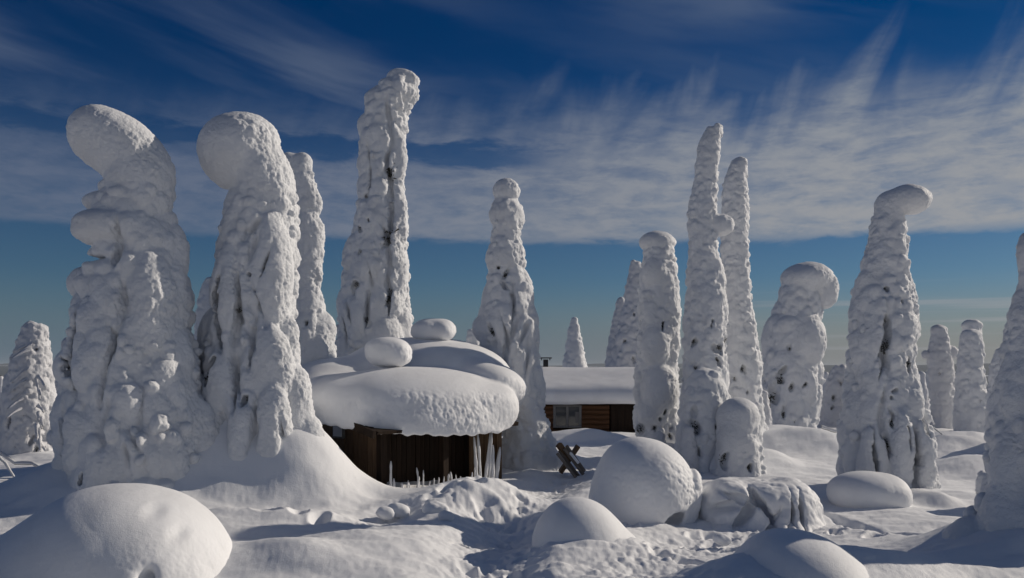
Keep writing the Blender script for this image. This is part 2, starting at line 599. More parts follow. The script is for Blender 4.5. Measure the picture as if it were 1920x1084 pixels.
# ------------------------------------------------------------------ snow bodies from fields
class Field:
    def __init__(s, lo, hi, h):
        s.lo = np.array(lo, np.float32)
        s.h = h
        n = np.ceil((np.array(hi) - np.array(lo)) / h).astype(int) + 1
        s.n = n
        s.x = s.lo[0] + np.arange(n[0], dtype=np.float32) * h
        s.y = s.lo[1] + np.arange(n[1], dtype=np.float32) * h
        s.z = s.lo[2] + np.arange(n[2], dtype=np.float32) * h
        s.g = np.full(tuple(n), 1.0, np.float32)

    def sub(s, c, r):
        sl = []
        for k, ax in enumerate((s.x, s.y, s.z)):
            a = int(np.clip(np.floor((c[k] - r[k] - s.lo[k]) / s.h), 0, s.n[k]))
            b = int(np.clip(np.ceil((c[k] + r[k] - s.lo[k]) / s.h) + 1, 0, s.n[k]))
            if b <= a:
                return None
            sl.append(slice(a, b))
        return tuple(sl)

    def ell(s, c, rad, rot=(0, 0, 0), k=0.03, p=2.0, carve=False, egg=0.0):
        """ellipsoid; rot = (about y in the picture plane, about z, about x)"""
        rad = np.array(rad, float)
        ext = rad * 1.0
        if any(rot):
            ext = np.full(3, rad.max())
        ext = ext + 0.05 + 2.0 * k
        sl = s.sub(c, ext)
        if sl is None:
            return
        X = s.x[sl[0]][:, None, None] - c[0]
        Y = s.y[sl[1]][None, :, None] - c[1]
        Z = s.z[sl[2]][None, None, :] - c[2]
        if rot[1]:
            a = rot[1]
            X, Y = X * math.cos(a) + Y * math.sin(a), -X * math.sin(a) + Y * math.cos(a)
        if rot[2]:
            a = rot[2]
            Y, Z = Y * math.cos(a) + Z * math.sin(a), -Y * math.sin(a) + Z * math.cos(a)
        if rot[0]:
            a = rot[0]
            X, Z = X * math.cos(a) + Z * math.sin(a), -X * math.sin(a) + Z * math.cos(a)
        if egg:      # wider above, narrower below
            f = 1 + egg * np.clip(Z / rad[2], -1, 1)
            X = X / f
            Y = Y / f
        if p == 2.0:
            q = np.sqrt((X / rad[0]) ** 2 + (Y / rad[1]) ** 2 + (Z / rad[2]) ** 2)
        else:
            q = (np.abs(X / rad[0]) ** p + np.abs(Y / rad[1]) ** p + np.abs(Z / rad[2]) ** p) ** (1 / p)
        d = ((q - 1) * rad.min()).astype(np.float32)
        g = s.g[sl]
        if carve:
            d = -d
            hh = np.clip(0.5 - 0.5 * (d - g) / k, 0, 1)
            s.g[sl] = d * (1 - hh) + g * hh + k * hh * (1 - hh)
        else:
            hh = np.clip(0.5 + 0.5 * (d - g) / k, 0, 1)
            s.g[sl] = d * (1 - hh) + g * hh - k * hh * (1 - hh)

    def mesh(s):
        g = s.g
        g[0], g[-1], g[:, 0], g[:, -1], g[:, :, 0], g[:, :, -1] = (1,) * 6
        return surface_nets(g, s.lo, s.h)


SUNV = np.array(sdir, np.float32)


def roughen(V, Q, big=0.03, lump=0.02, fine=0.006, bs=3.0, ls=9.0, seed=0, topsmooth=0.7, sunrime=0.5, stretch=1.0):
    N = vnormals(V, Q)
    off = seed * 7.31
    P = V * np.array([1, 1, 1 / stretch], np.float32)
    b = 0.75 * perlin(P * bs * 0.8 + off) + 0.35 * (np.abs(perlin(P * bs * 1.7 + off + 9)) - 0.2)
    wv = worley(P * ls + off)
    l = 0.45 - np.minimum(wv, 1.0) ** 2.2
    wv2 = worley(P * ls * 2.3 + off + 3)
    l2 = 0.45 - np.minimum(wv2, 1.0) ** 2
    mask = 0.42 + 0.58 * sstep(0.0, 0.45, 0.7 * perlin(V * 1.3 + off) + sunrime * 1.3 * (N @ SUNV) + 0.05)
    mask *= 1 - topsmooth * sstep(0.25, 0.8, N[:, 2])
    f = 1.1 * (0.45 - np.minimum(worley(V * 27 + off), 1.0)) * 1.6 + 0.8 * perlin(V * 15 + off)
    d = big * b * (1 - 0.5 * topsmooth * sstep(0.3, 0.85, N[:, 2])) + mask * (lump * l + 0.6 * lump * l2 + fine * f)
    return V + N * d[:, None].astype(np.float32), N


def sprig(pos, outv, size, rnd, mat, parent, loc, name='branch', n=22):
    """a dark bristly end of spruce branch poking out of the snow"""
    V, Fc = [], []
    outv = Vector(outv).normalized()
    for i in range(n):
        d = (outv * rnd.uniform(0.2, 0.7) + Vector((rnd.gauss(0, .5), rnd.gauss(0, .3), rnd.gauss(-.45, .5)))).normalized()
        b = Vector(pos) + Vector((rnd.gauss(0, .28), rnd.gauss(0, .2), rnd.gauss(0, .4))) * size
        L = size * rnd.uniform(0.25, 0.65)
        s = d.cross(Vector((rnd.random(), rnd.random(), rnd.random() + .1))).normalized() * size * 0.09
        u = d.cross(s).normalized() * size * 0.09
        k = len(V)
        V += [b - s, b + s, b + u, b + d * L]
        Fc += [(k, k + 1, k + 3), (k + 1, k + 2, k + 3), (k + 2, k, k + 3)]
    return mesh_np(name, np.array([tuple(v) for v in V]), np.array(Fc), mat, parent, loc, shade=False)


def snow_tree(label, Y, rows, blobs=(), holes=(), clefts=(), lobe=0.36, lmin=0.10, lmax=0.34, drape=1.6, sink=0.72, k=0.018, seed=1,
              group='spruces buried in snow', cat='tree', name='snowy_spruce', dep=0.9, rough=1.0, base_z=-0.5, sprigs=5, res=1.0,
              mat=None, reach=0.16, density=1.0, kk=None, crust=1.0):
    rnd = random.Random(seed)
    rows = sorted(rows)
    zs = np.array([at(0, r[0], Y)[2] for r in rows])[::-1]
    cx = np.array([((r[1] + r[2]) / 2 - 960) / F * Y for r in rows])[::-1]
    rr = np.array([(r[2] - r[1]) / 2 / F * Y for r in rows])[::-1]
    h = max(0.0135, Y * 0.00125) * res
    ztop, rtop = zs[-1], rr[-1]
    lox, hix = (cx - rr).min(), (cx + rr).max()
    rmax = rr.max()
    loz, hiz = base_z, ztop + 0.05
    loy, hiy = Y - rmax * 1.15, Y + rmax * 1.15
    wb = []
    for b in blobs:
        x, y, rx, ry = b[:4]
        o = dict(b[4]) if len(b) > 4 else {}
        c = at(x, y, Y)
        s = Y / F
        d = o.get('d', 0.9 * min(rx, ry) if rx < 1.6 * ry else 0.8 * rx)
        c[1] += o.get('dy', 0.0)
        R3 = (rx * s, d * s, ry * s)
        wb.append((c, R3, math.radians(o.get('rot', 0)), o.get('k', 0.06), o.get('p', 2.0), o.get('egg', 0.0)))
        m = max(R3[0], R3[2]) if o.get('rot') else None
        lox, hix = min(lox, c[0] - (m or R3[0])), max(hix, c[0] + (m or R3[0]))
        hiz = max(hiz, c[2] + (m or R3[2]))
        loy, hiy = min(loy, c[1] - R3[1]), max(hiy, c[1] + R3[1])
    mg = 0.12 + reach * rmax
    Fd = Field((lox - mg, loy - mg, loz), (hix + mg, hiy + mg, hiz + 0.12), h)
    # trunk column of packed snow
    cz = np.interp(Fd.z, zs, cx).astype(np.float32)
    rz = np.interp(Fd.z, zs, rr).astype(np.float32)
    zc = ztop - rtop * 0.8
    X = Fd.x[:, None, None] - cz[None, None, :]
    Yy = (Fd.y[None, :, None] - Y) / dep
    Fd.g = (np.sqrt(X * X + Yy * Yy) - (rz * sink)[None, None, :]).astype(np.float32)
    Fd.g = np.maximum(Fd.g, (Fd.z - zc)[None, None, :])
    Fd.ell((cx[-1], Y, zc), (rtop * 0.95, rtop * dep * .95, rtop * 0.8), k=0.03)
    # hanging loads of snow
    z = max(base_z, zs[0]) + 0.05
    z0 = z
    while z < ztop - rtop * 0.5:
        r = float(np.interp(z, zs, rr))
        c0 = float(np.interp(z, zs, cx))
        a0 = min(lmax, max(lmin, r * lobe))
        t = (z - z0) / (ztop - z0)
        n = max(4, int(round(2 * math.pi * r / (1.25 * a0) * density)))
        th0 = rnd.random() * 6.28
        for i in range(n):
            th = th0 + 6.283 * (i + rnd.uniform(-.35, .35)) / n
            a = a0 * rnd.uniform(0.62, 1.35)
            elo = rnd.uniform(0.85, 1.15) * (1.0 + 1.15 * (1 - t) ** 1.3 * (drape - 1))
            rho = max(0.0, r * (0.99 + reach * rnd.uniform(-.9, .35)) - a)
            zz_ = z + rnd.uniform(-.4, .4) * a0
            Fd.ell((c0 + rho * math.cos(th), Y + rho * dep * math.sin(th), zz_), (a, a * .95, a * elo),
                   rot=(rnd.uniform(-.35, .35) + 0.25 * math.cos(th), 0, 0), k=kk or min(k, a * 0.25), egg=rnd.uniform(0.0, 0.28))
        z += a0 * 0.95 * (0.78 + 0.55 * (1 - t) * (drape - 1)) / max(0.6, density)
    for (c, R3, rot, kb, p, egg) in wb:
        Fd.ell(c, R3, rot=(rot, 0, 0), k=kb, p=p, egg=egg)
    zt = ztop - rtop * .3
    rm = float(rr.mean())
    am = min(lmax, max(lmin, rm * lobe)) * .42
    for q in range(int(crust * (zt - z0) * 6.283 * rm / (am * am) * 0.17)):
        z = z0 + (zt - z0) * rnd.random()
        r = float(np.interp(z, zs, rr))
        th = rnd.random() * 6.283
        a = max(2.2 * h, am * rnd.uniform(.55, 1.35))
        rho = max(0, r * (0.99 + rnd.uniform(-.10, .05)) - a * .85)
        Fd.ell((float(np.interp(z, zs, cx)) + rho * math.cos(th), Y + rho * dep * math.sin(th), z), (a, a, a * rnd.uniform(.8, 1.5)),
               rot=(rnd.uniform(-.4, .4), 0, 0), k=a * .18, egg=rnd.uniform(0, .3))
    spots = []
    for hq in holes:
        x, y, s = hq[:3]
        asp = hq[3] if len(hq) > 3 else 1.6
        c = at(x, y, Y)
        r = float(np.interp(c[2], zs, rr))
        c0 = float(np.interp(c[2], zs, cx))
        dxx = c[0] - c0
        yy = Y - dep * math.sqrt(max(r * r - dxx * dxx, 0.12 * r * r))
        ss = s * Y / F
        for q in range(3):
            ex, ez = (0, 0) if q == 0 else (rnd.gauss(0, .7) * ss, rnd.gauss(0, .9) * ss * asp)
            f_ = rnd.uniform(.55, .95)
            Fd.ell((c[0] + ex, yy - 0.02, c[2] + ez), (ss * f_, max(ss * 2.4, 0.16), ss * asp * f_), rot=(rnd.uniform(-.6, .6), 0, 0), k=0.03, carve=True)
        spots.append((c[0], yy + 0.10, c[2], ss * asp))
    for (x, y, wd, hh_, rt) in clefts:
        c = at(x, y, Y)
        r = float(np.interp(c[2], zs, rr))
        dxx = c[0] - float(np.interp(c[2], zs, cx))
        yy = Y - dep * math.sqrt(max(r * r - dxx * dxx, 0.12 * r * r))
        nseg = max(2, int(hh_ / 14))
        tl = math.tan(math.radians(rt))
        for q in range(nseg):
            t_ = (q + .5) / nseg * 2 - 1
            wq = wd * rnd.uniform(.5, 1.1) * (1 - .4 * abs(t_))
            Fd.ell((c[0] + (t_ * hh_ * tl + rnd.uniform(-.8, .8) * wd) * Y / F, yy - .03, c[2] + t_ * hh_ * Y / F), (wq * Y / F, max(0.11, wd * 3.2 * Y / F) * rnd.uniform(.7, 1.2), hh_ / nseg * 1.5 * Y / F),
                   rot=(math.radians(rt) + rnd.uniform(-.3, .3), 0, 0), k=0.07, carve=True)
    V, Q = Fd.mesh()
    V0 = V
    sc_ = rough * (0.6 + 0.4 * min(1.0, rmax / 0.9))
    V, N = roughen(V, Q, big=0.05 * sc_, lump=0.046 * sc_, fine=0.015 * rough, bs=2.6, ls=7.0, seed=seed, stretch=1.25)
    base = (float(np.interp(0.0, zs, cx)), Y, 0.0)
    loc = (base[0], base[1], 0.0)
    o = empty(name, loc, label, cat, group)
    mesh_np('snow_mantle', V, Q, mat or M_RIME, o, loc)
    # dark branch ends: in the holes and in the deepest creases
    for (x, y, z_, s) in spots:
        sprig((x, y, z_), (0, -1, 0.0), max(0.04, s * 0.75), rnd, M_NEED, o, loc, n=34)
    if sprigs:
        L = smooth(V0, Q, 6) - V0
        conc = np.einsum('ij,ij->i', L, N)
        fm = (N[:, 1] < 0.4) & (V0[:, 2] > 0.15)
        conc = np.where(fm, conc, -1)
        order = np.argsort(-conc)[:4000]
        got = []
        for i in order:
            p = V0[i]
            if all(np.linalg.norm(p - q) > 0.035 * Y * 0.6 for q in got):
                got.append(p)
                sprig(p - N[i] * 0.015, N[i] * .5 + np.array([0, -.1, -.5]), rnd.uniform(0.0015, 0.0032) * Y, rnd, M_NEED, o, loc, n=12)
                if len(got) >= sprigs:
                    break
    return o


def snow_body(name, label, cat, Y, blobs, h=None, mat=None, group=None, seed=1, big=0.02, lump=0.01, fine=0.003, bs=1.5, ls=8, topsmooth=0.8, carves=(), base_z=-0.3, parent=None, loc=None, k=0.08, sunrime=0.5, kind=None, planes=()):
    s = Y / F
    items = []
    lo, hi = np.full(3, 1e9), np.full(3, -1e9)
    for b in blobs:
        x, y, rx, ry, rd = b[:5]
        o = dict(b[5]) if len(b) > 5 else {}
        Yc = Y + o.get('dy', 0.0)
        c = at(x, y, Yc)
        R3 = np.array([rx * s, rd, ry * s])
        items.append((c, R3, (math.radians(o.get('rot', 0)), math.radians(o.get('rz', 0)), math.radians(o.get('tilt', 0))), o.get('k', k), o.get('p', 2.0), o.get('egg', 0.0)))
        e = R3 if not (o.get('rot') or o.get('rz') or o.get('tilt')) else np.full(3, R3.max())
        lo = np.minimum(lo, c - e)
        hi = np.maximum(hi, c + e)
    lo -= 0.15
    hi += 0.15
    lo[2] = max(lo[2], base_z)
    Fd = Field(lo, hi, h or max(0.0135, Y * 0.0014))
    for (c, R3, rot, kb, p, egg) in items:
        Fd.ell(c, R3, rot=rot, k=kb, p=p, egg=egg)
    for b in carves:
        x, y, rx, ry, rd = b[:5]
        o = dict(b[5]) if len(b) > 5 else {}
        c = at(x, y, Y + o.get('dy', 0.0))
        Fd.ell(c, (rx * s, rd, ry * s), rot=(math.radians(o.get('rot', 0)), 0, 0), k=o.get('k', 0.05), carve=True)
    for (pp, nn, kk_) in planes:      # keep the side the normal points to
        d = -((Fd.x[:, None, None] - pp[0]) * nn[0] + (Fd.y[None, :, None] - pp[1]) * nn[1] + (Fd.z[None, None, :] - pp[2]) * nn[2])
        d = d + .012 * np.sin(Fd.x * 31)[:, None, None] + .012 * np.sin(Fd.x * 13 + 1)[:, None, None]
        hh = np.clip(0.5 - 0.5 * (Fd.g - d) / kk_, 0, 1)
        Fd.g = (Fd.g * (1 - hh) + d * hh + kk_ * hh * (1 - hh)).astype(np.float32)
    V, Q = Fd.mesh()
    V, N = roughen(V, Q, big=big, lump=lump, fine=fine, bs=bs, ls=ls, seed=seed, topsmooth=topsmooth, sunrime=sunrime)
    if parent is not None:
        return mesh_np(name, V, Q, mat or M_SNOW, parent, loc)
    c = (float((lo[0] + hi[0]) / 2), float((lo[1] + hi[1]) / 2), 0.0)
    o = mesh_np(name, V, Q, mat or M_SNOW, None, c)
    return tag(o, label, cat, group, kind)


# ---- the big trees
snow_tree('massive snow buried spruce at left with a long head tilting like a helmet', 13.0,
          [(330, 192, 322), (400, 180, 322), (440, 172, 335), (500, 165, 345), (560, 145, 352), (640, 132, 362), (720, 122, 378), (800, 112, 398), (880, 108, 400), (960, 100, 400)],
          blobs=[(226, 278, 104, 60, dict(rot=-36, d=60, k=.05)), (182, 256, 49, 50, dict(d=52)), (262, 335, 62, 66, dict(d=58)),
                 (192, 378, 34, 19, dict(k=.04)), (228, 432, 74, 33, dict(p=2.8, d=70, dy=-.12, k=.03)), (325, 474, 28, 56, dict(k=.03)),
                 (158, 532, 30, 32, dict(k=.03)), (240, 500, 40, 30, dict(dy=-.35, k=.03)), (300, 590, 48, 120, dict(dy=-.35, d=50, k=.04)),
                 (215, 600, 36, 34, dict(dy=-.5, d=30, k=.03)), (170, 690, 34, 40, dict(dy=-.5, d=30, k=.03)), (250, 700, 40, 46, dict(dy=-.62, d=30, k=.04)), (310, 740, 36, 50, dict(dy=-.5, d=30, k=.04)),
                 (190, 800, 40, 50, dict(dy=-.6, d=30, k=.03)), (255, 830, 38, 60, dict(dy=-.68, d=30, k=.04)), (330, 850, 46, 66, dict(dy=-.5, d=40, k=.04)), (385, 840, 30, 90, dict(dy=-.1, k=.05)), (328, 570, 28, 80, dict(dy=-.15, k=.05)), (338, 700, 34, 90, dict(dy=-.25, k=.05)), (365, 800, 30, 70, dict(dy=-.2, k=.05))],
          holes=[(163, 690, 6), (215, 880, 3), (150, 610, 3, 2)], clefts=[(262, 610, 6, 70, 8), (180, 640, 6, 50, 0), (245, 760, 6, 60, -6), (300, 800, 6, 60, 10), (215, 490, 40, 5, 0), (255, 470, 6, 30, 0), (165, 800, 6, 60, 0)], lobe=0.28, lmin=.13, lmax=.28, drape=1.5, seed=3, k=.025, rough=0.9)
snow_tree('tall snow buried spruce with a round ball head, right of the helmet headed one', 13.6,
          [(340, 432, 550), (400, 424, 556), (440, 414, 560), (500, 408, 556), (560, 402, 552), (620, 388, 550), (700, 380, 560), (780, 378, 585), (860, 386, 612), (960, 386, 640)],
          blobs=[(445, 285, 72, 73, dict(d=66, k=.05)), (492, 335, 54, 82, dict(rot=14, d=56, k=.06)), (470, 262, 55, 46, dict(rot=-25, d=55, k=.06)),
                 (402, 645, 30, 70, dict(k=.03)), (515, 520, 42, 120, dict(dy=-.3, d=40, k=.03)), (450, 560, 40, 90, dict(dy=-.4, d=30, k=.03)),
                 (480, 830, 29, 85, dict(dy=-.72, d=28, k=.025)), (425, 850, 28, 80, dict(dy=-.6, d=28, k=.025)), (532, 820, 34, 110, dict(dy=-.65, d=30, k=.025)),
                 (520, 690, 44, 80, dict(dy=-.5, d=30, k=.03)), (585, 860, 34, 90, dict(dy=-.3, k=.05)), (558, 770, 36, 90, dict(dy=-.3, k=.05)), (540, 660, 26, 80, dict(dy=-.2, k=.05)), (440, 740, 40, 90, dict(dy=-.5, d=26, k=.04))],
          holes=[(410, 710, 10, 2.2), (487, 745, 4, 2), (467, 585, 4, 3), (488, 522, 4, 1)], clefts=[(466, 640, 7, 120, 2), (425, 590, 6, 60, 0), (500, 470, 6, 50, -20), (453, 850, 7, 80, 0), (507, 850, 6, 80, 0), (560, 860, 7, 70, -8), (495, 620, 5, 60, 8)], lobe=0.28, lmin=.12, lmax=.27, drape=1.8, seed=8, k=.025, rough=0.85)
snow_tree('snow draped spruce with a drooping sleeve, tucked behind the ball headed one', 17.0,
          [(298, 548, 582), (320, 542, 584), (350, 546, 592), (385, 552, 600), (400, 556, 592), (430, 554, 603), (480, 556, 605), (540, 556, 600), (600, 548, 615), (650, 540, 630), (700, 536, 636), (800, 530, 640)],
          blobs=[(566, 303, 20, 17), (542, 320, 24, 34), (588, 372, 14, 30, dict(rot=12)), (586, 455, 20, 50), (600, 630, 28, 46, dict(rot=-12))],
          holes=[(583, 608, 4), (570, 640, 3)], seed=12, drape=2.2, lobe=.4)
snow_tree('small knobbly snow spruce between the two biggest trees', 18.5,
          [(522, 388, 404), (545, 378, 412), (570, 371, 421), (600, 367, 417), (650, 362, 412), (720, 358, 412), (800, 350, 412)],
          blobs=[(411, 580, 12, 14), (392, 540, 11, 14)], seed=14, lobe=.45, lmin=.07, sprigs=2)
snow_tree('tallest snow plastered spruce rising behind the shed, its tip bent right', 20.0,
          [(150, 722, 780), (175, 702, 782), (190, 688, 774), (210, 682, 768), (240, 682, 762), (262, 670, 758), (300, 669, 759), (350, 673, 758), (400, 667, 762), (450, 656, 764), (480, 645, 767), (520, 641, 765), (560, 641, 768), (600, 630, 773), (650, 624, 778), (700, 616, 785), (800, 605, 795)],
          blobs=[(755, 150, 31, 21, dict(rot=-12)), (772, 172, 12, 26), (769, 192, 5, 12, dict(k=.02)), (700, 190, 18, 20), (748, 300, 15, 60, dict(dy=-.15)), (690, 240, 20, 30),
                 (748, 420, 17, 60, dict(dy=-.2)), (746, 520, 20, 60, dict(dy=-.25)), (750, 610, 24, 40, dict(dy=-.2)), (700, 470, 30, 60, dict(dy=-.2)), (690, 590, 36, 50, dict(dy=-.3))],
          holes=[(690, 373, 3, 1), (697, 420, 3, 1), (679, 432, 4, 1.3), (683, 477, 4, 1.3), (676, 537, 6, 1.6), (697, 603, 5, 2), (736, 330, 3, 8), (733, 450, 3, 9), (738, 560, 3, 8)], clefts=[(735, 260, 5, 50, 0), (734, 380, 5, 60, 0), (732, 500, 6, 60, 0), (700, 330, 4, 40, 0), (700, 560, 5, 50, 5), (660, 600, 5, 40, 0)],
          seed=21, drape=1.8, lobe=.36, lmin=.12, sprigs=8, rough=1.0)
snow_tree('lumpy snow spruce topped with stacked balls, beside the shed roof', 17.9,
          [(345, 936, 962), (375, 930, 966), (395, 918, 980), (412, 918, 983), (432, 923, 979), (447, 925, 974), (462, 917, 982), (482, 909, 986), (510, 915, 980), (535, 909, 994), (570, 907, 999), (600, 898, 1007), (630, 895, 1011), (660, 905, 1010), (700, 928, 1014), (740, 945, 1018), (780, 948, 1026), (820, 942, 1036), (860, 935, 1048), (900, 925, 1062)],
          blobs=[(949, 358, 25, 24, dict(k=.02)), (950, 402, 33, 26, dict(k=.03)), (945, 485, 36, 34, dict(k=.03)), (975, 560, 24, 55, dict(k=.03)), (920, 565, 18, 35, dict(k=.03)), (985, 600, 24, 30),
                 (1002, 715, 16, 60, dict(rot=6)), (905, 615, 18, 24)],
          holes=[(947, 518, 5, 2.4), (925, 625, 8, 1.8), (935, 505, 3, 1)], clefts=[(962, 580, 5, 60, 0), (945, 660, 5, 50, 0), (985, 660, 5, 50, -5)], seed=25, drape=1.5, lobe=.42, lmin=.14, lmax=.4, rough=.9, k=.025)
snow_tree('short rounded snow spruce peeking over the shed roof', 24.0, [(620, 878, 896), (632, 874, 900), (660, 870, 904), (720, 866, 908), (800, 860, 910)], seed=27, sprigs=0)
snow_tree('lone small snow spruce standing behind the log cabin roof', 38.0,
          [(598, 1071, 1082), (620, 1065, 1088), (636, 1062, 1090), (660, 1058, 1096), (700, 1054, 1100), (760, 1050, 1104)], seed=29, lobe=.5, lmin=.12, sprigs=2)
snow_tree('slim snow spruce behind the cabin, half hidden by the capped tree', 33.0,
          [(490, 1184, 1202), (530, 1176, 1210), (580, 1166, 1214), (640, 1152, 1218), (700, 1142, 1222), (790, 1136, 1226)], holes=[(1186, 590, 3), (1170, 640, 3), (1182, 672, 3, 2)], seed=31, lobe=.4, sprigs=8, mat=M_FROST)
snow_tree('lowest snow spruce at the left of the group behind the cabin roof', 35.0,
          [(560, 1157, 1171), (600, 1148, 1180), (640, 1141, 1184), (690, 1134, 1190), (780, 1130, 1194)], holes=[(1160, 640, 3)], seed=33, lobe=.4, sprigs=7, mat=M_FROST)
snow_tree('snow spruce with a mushroom cap standing at the cabin end', 19.3,
          [(448, 1215, 1252), (470, 1206, 1264), (500, 1202, 1267), (530, 1198, 1272), (570, 1196, 1275), (620, 1195, 1275), (660, 1194, 1273), (700, 1190, 1270), (740, 1187, 1270), (790, 1188, 1273), (840, 1200, 1285), (900, 1200, 1300)],
          blobs=[(1233, 453, 33, 20, dict(k=.02, egg=-.1)), (1225, 515, 24, 30, dict(dy=-.2)), (1255, 600, 18, 50, dict(dy=-.1)), (1225, 650, 26, 40, dict(dy=-.3)), (1232, 730, 34, 46, dict(dy=-.35)), (1215, 770, 24, 30, dict(dy=-.3))],
          holes=[(1198, 805, 8), (1222, 800, 7, 1), (1235, 610, 3, 4), (1250, 815, 5, 2), (1240, 770, 4, 2), (1192, 830, 7)], seed=37, sprigs=9, drape=1.7)
snow_tree('tallest right hand snow spruce with a blunt leaning tip and a knob', 18.4,
          [(236, 1328, 1356), (262, 1314, 1352), (300, 1306, 1348), (340, 1301, 1345), (380, 1293, 1342), (420, 1289, 1344), (460, 1290, 1345), (500, 1289, 1352), (540, 1288, 1360), (580, 1283, 1364), (620, 1281, 1362), (680, 1279, 1362), (740, 1276, 1368), (800, 1280, 1370), (900, 1285, 1385)],
          blobs=[(1350, 421, 25, 21, dict(k=.08)), (1340, 540, 16, 60, dict(dy=-.1))],
          holes=[(1342, 652, 7, 1.6), (1355, 640, 5, 2), (1338, 675, 5, 2), (1296, 640, 4, 2), (1328, 605, 3, 1.5), (1298, 690, 5, 1.5)], seed=41, lobe=.42, lmin=.09, lmax=.26, drape=1.4, sprigs=12, density=1.1)
snow_tree('narrow pointed snow spruce just right of the blunt leaning one', 20.6,
          [(298, 1380, 1399), (312, 1368, 1401), (350, 1355, 1400), (400, 1351, 1402), (450, 1352, 1403), (500, 1352, 1406), (560, 1353, 1408), (600, 1353, 1414), (650, 1356, 1421), (700, 1356, 1427), (760, 1357, 1428), (810, 1357, 1438), (870, 1357, 1450)],
          blobs=[(1385, 306, 15, 11, dict(k=.02, rot=15)), (1418, 700, 10, 60)], holes=[(1385, 692, 4, 2), (1372, 710, 5, 1.5), (1395, 735, 3)], seed=43, lobe=.42, lmin=.09, lmax=.26, drape=1.6, sprigs=10)
snow_tree('low snow loaded spruce shaped like a hood, in front of the blunt one', 17.4,
          [(695, 1306, 1344), (715, 1290, 1356), (745, 1276, 1362), (790, 1270, 1366), (830, 1266, 1368), (900, 1256, 1372)],
          blobs=[(1325, 735, 36, 44, dict(rot=20, k=.03)), (1318, 840, 18, 42, dict(dy=-.2)), (1340, 780, 20, 40)], holes=[(1296, 800, 9, 2), (1288, 840, 7, 2.4), (1335, 800, 6, 1.6), (1343, 835, 6, 3)], seed=47, lobe=.4, drape=1.9, sprigs=6)
snow_tree('small bowed snow tree like a mushroom with a lit flaring hem', 16.8,
          [(760, 1358, 1408), (790, 1346, 1424), (830, 1342, 1430), (860, 1336, 1430), (920, 1326, 1440)],
          blobs=[(1383, 785, 40, 40, dict(k=.03, d=38)), (1410, 815, 22, 62, dict(rot=-12, dy=.1, k=.05)), (1372, 830, 27, 50, dict(dy=-.2)), (1412, 838, 9, 22, dict(rot=12))], holes=[(1352, 855, 6, 3), (1395, 872, 4, 2)], seed=49, lobe=.4, drape=2.0, sprigs=4, rough=.6)
snow_tree('stout snow spruce with a heavy cap curling over to the right', 26.5,
          [(505, 1488, 1540), (530, 1468, 1550), (560, 1458, 1538), (600, 1444, 1536), (640, 1432, 1536), (680, 1428, 1542), (720, 1430, 1540), (760, 1432, 1532), (800, 1434, 1532), (850, 1434, 1536)],
          blobs=[(1512, 522, 46, 30, dict(rot=4, k=.03, d=44)), (1546, 545, 25, 36, dict(rot=-8, k=.03)), (1498, 560, 38, 30), (1500, 640, 42, 52, dict(dy=-.3)), (1528, 590, 14, 20), (1445, 640, 18, 40)],
          holes=[(1452, 710, 7, 2.2), (1440, 745, 6, 3), (1458, 775, 5, 2), (1470, 725, 4, 2), (1468, 655, 3, 2), (1495, 720, 3, 2)], seed=53, lobe=.4, drape=1.7, sprigs=9)
snow_tree('low bushy snow spruce between the curling cap tree and the hooked tree', 31.0,
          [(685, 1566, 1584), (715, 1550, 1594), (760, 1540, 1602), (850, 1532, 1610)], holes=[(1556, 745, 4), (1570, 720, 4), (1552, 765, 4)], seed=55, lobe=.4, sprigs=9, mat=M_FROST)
snow_tree('large right hand snow spruce whose tip hooks over in a round cap', 14.7,
          [(365, 1658, 1700), (385, 1648, 1698), (420, 1634, 1696), (460, 1627, 1699), (500, 1616, 1699), (540, 1603, 1700), (580, 1594, 1712), (620, 1592, 1718), (680, 1588, 1712), (720, 1590, 1718), (780, 1578, 1734), (840, 1574, 1742), (900, 1585, 1748), (960, 1590, 1770)],
          blobs=[(1701, 376, 40, 28, dict(k=.02, d=38, dy=-.06)), (1668, 385, 26, 26), (1630, 545, 28, 34, dict(k=.03)), (1616, 590, 24, 30, dict(k=.03)), (1690, 560, 24, 50), (1705, 600, 14, 40),
                 (1615, 860, 24, 70, dict(dy=-.5)), (1660, 850, 20, 80, dict(dy=-.65)), (1700, 850, 22, 70, dict(dy=-.6)), (1740, 905, 18, 34)],
          holes=[(1644, 545, 5, 1), (1672, 568, 4, 1.3), (1641, 605, 5, 1), (1640, 650, 5, 4), (1630, 700, 3, 5), (1650, 733, 4, 1.3), (1683, 680, 3, 4), (1635, 830, 4, 5), (1668, 820, 4, 3), (1645, 790, 3, 5), (1700, 800, 3, 4), (1715, 860, 3, 3)], clefts=[(1640, 640, 3, 50, 3), (1632, 770, 3, 50, 0), (1612, 870, 3, 50, 0), (1682, 850, 3, 50, 0), (1716, 800, 3, 50, -5)],
          seed=59, lobe=.36, lmin=.10, lmax=.25, drape=1.8, sprigs=9, rough=.9)
snow_tree('thin snow spruce with a knob on its shoulder, right of the hooked tree', 29.0,
          [(612, 1750, 1772), (635, 1746, 1778), (665, 1740, 1782), (700, 1741, 1788), (760, 1746, 1788), (850, 1746, 1792)], blobs=[(1784, 661, 12, 14), (1760, 620, 15, 11), (1735, 665, 7, 8)], seed=61, lobe=.42, lmin=.1, sprigs=6, mat=M_FROST)
snow_tree('round headed thin snow spruce near the right edge, in front of its twin', 27.5,
          [(622, 1803, 1838), (650, 1799, 1842), (700, 1793, 1845), (760, 1791, 1851), (820, 1790, 1857), (900, 1790, 1862)], blobs=[(1820, 634, 20, 17)], seed=63, lobe=.42, lmin=.1, sprigs=10)
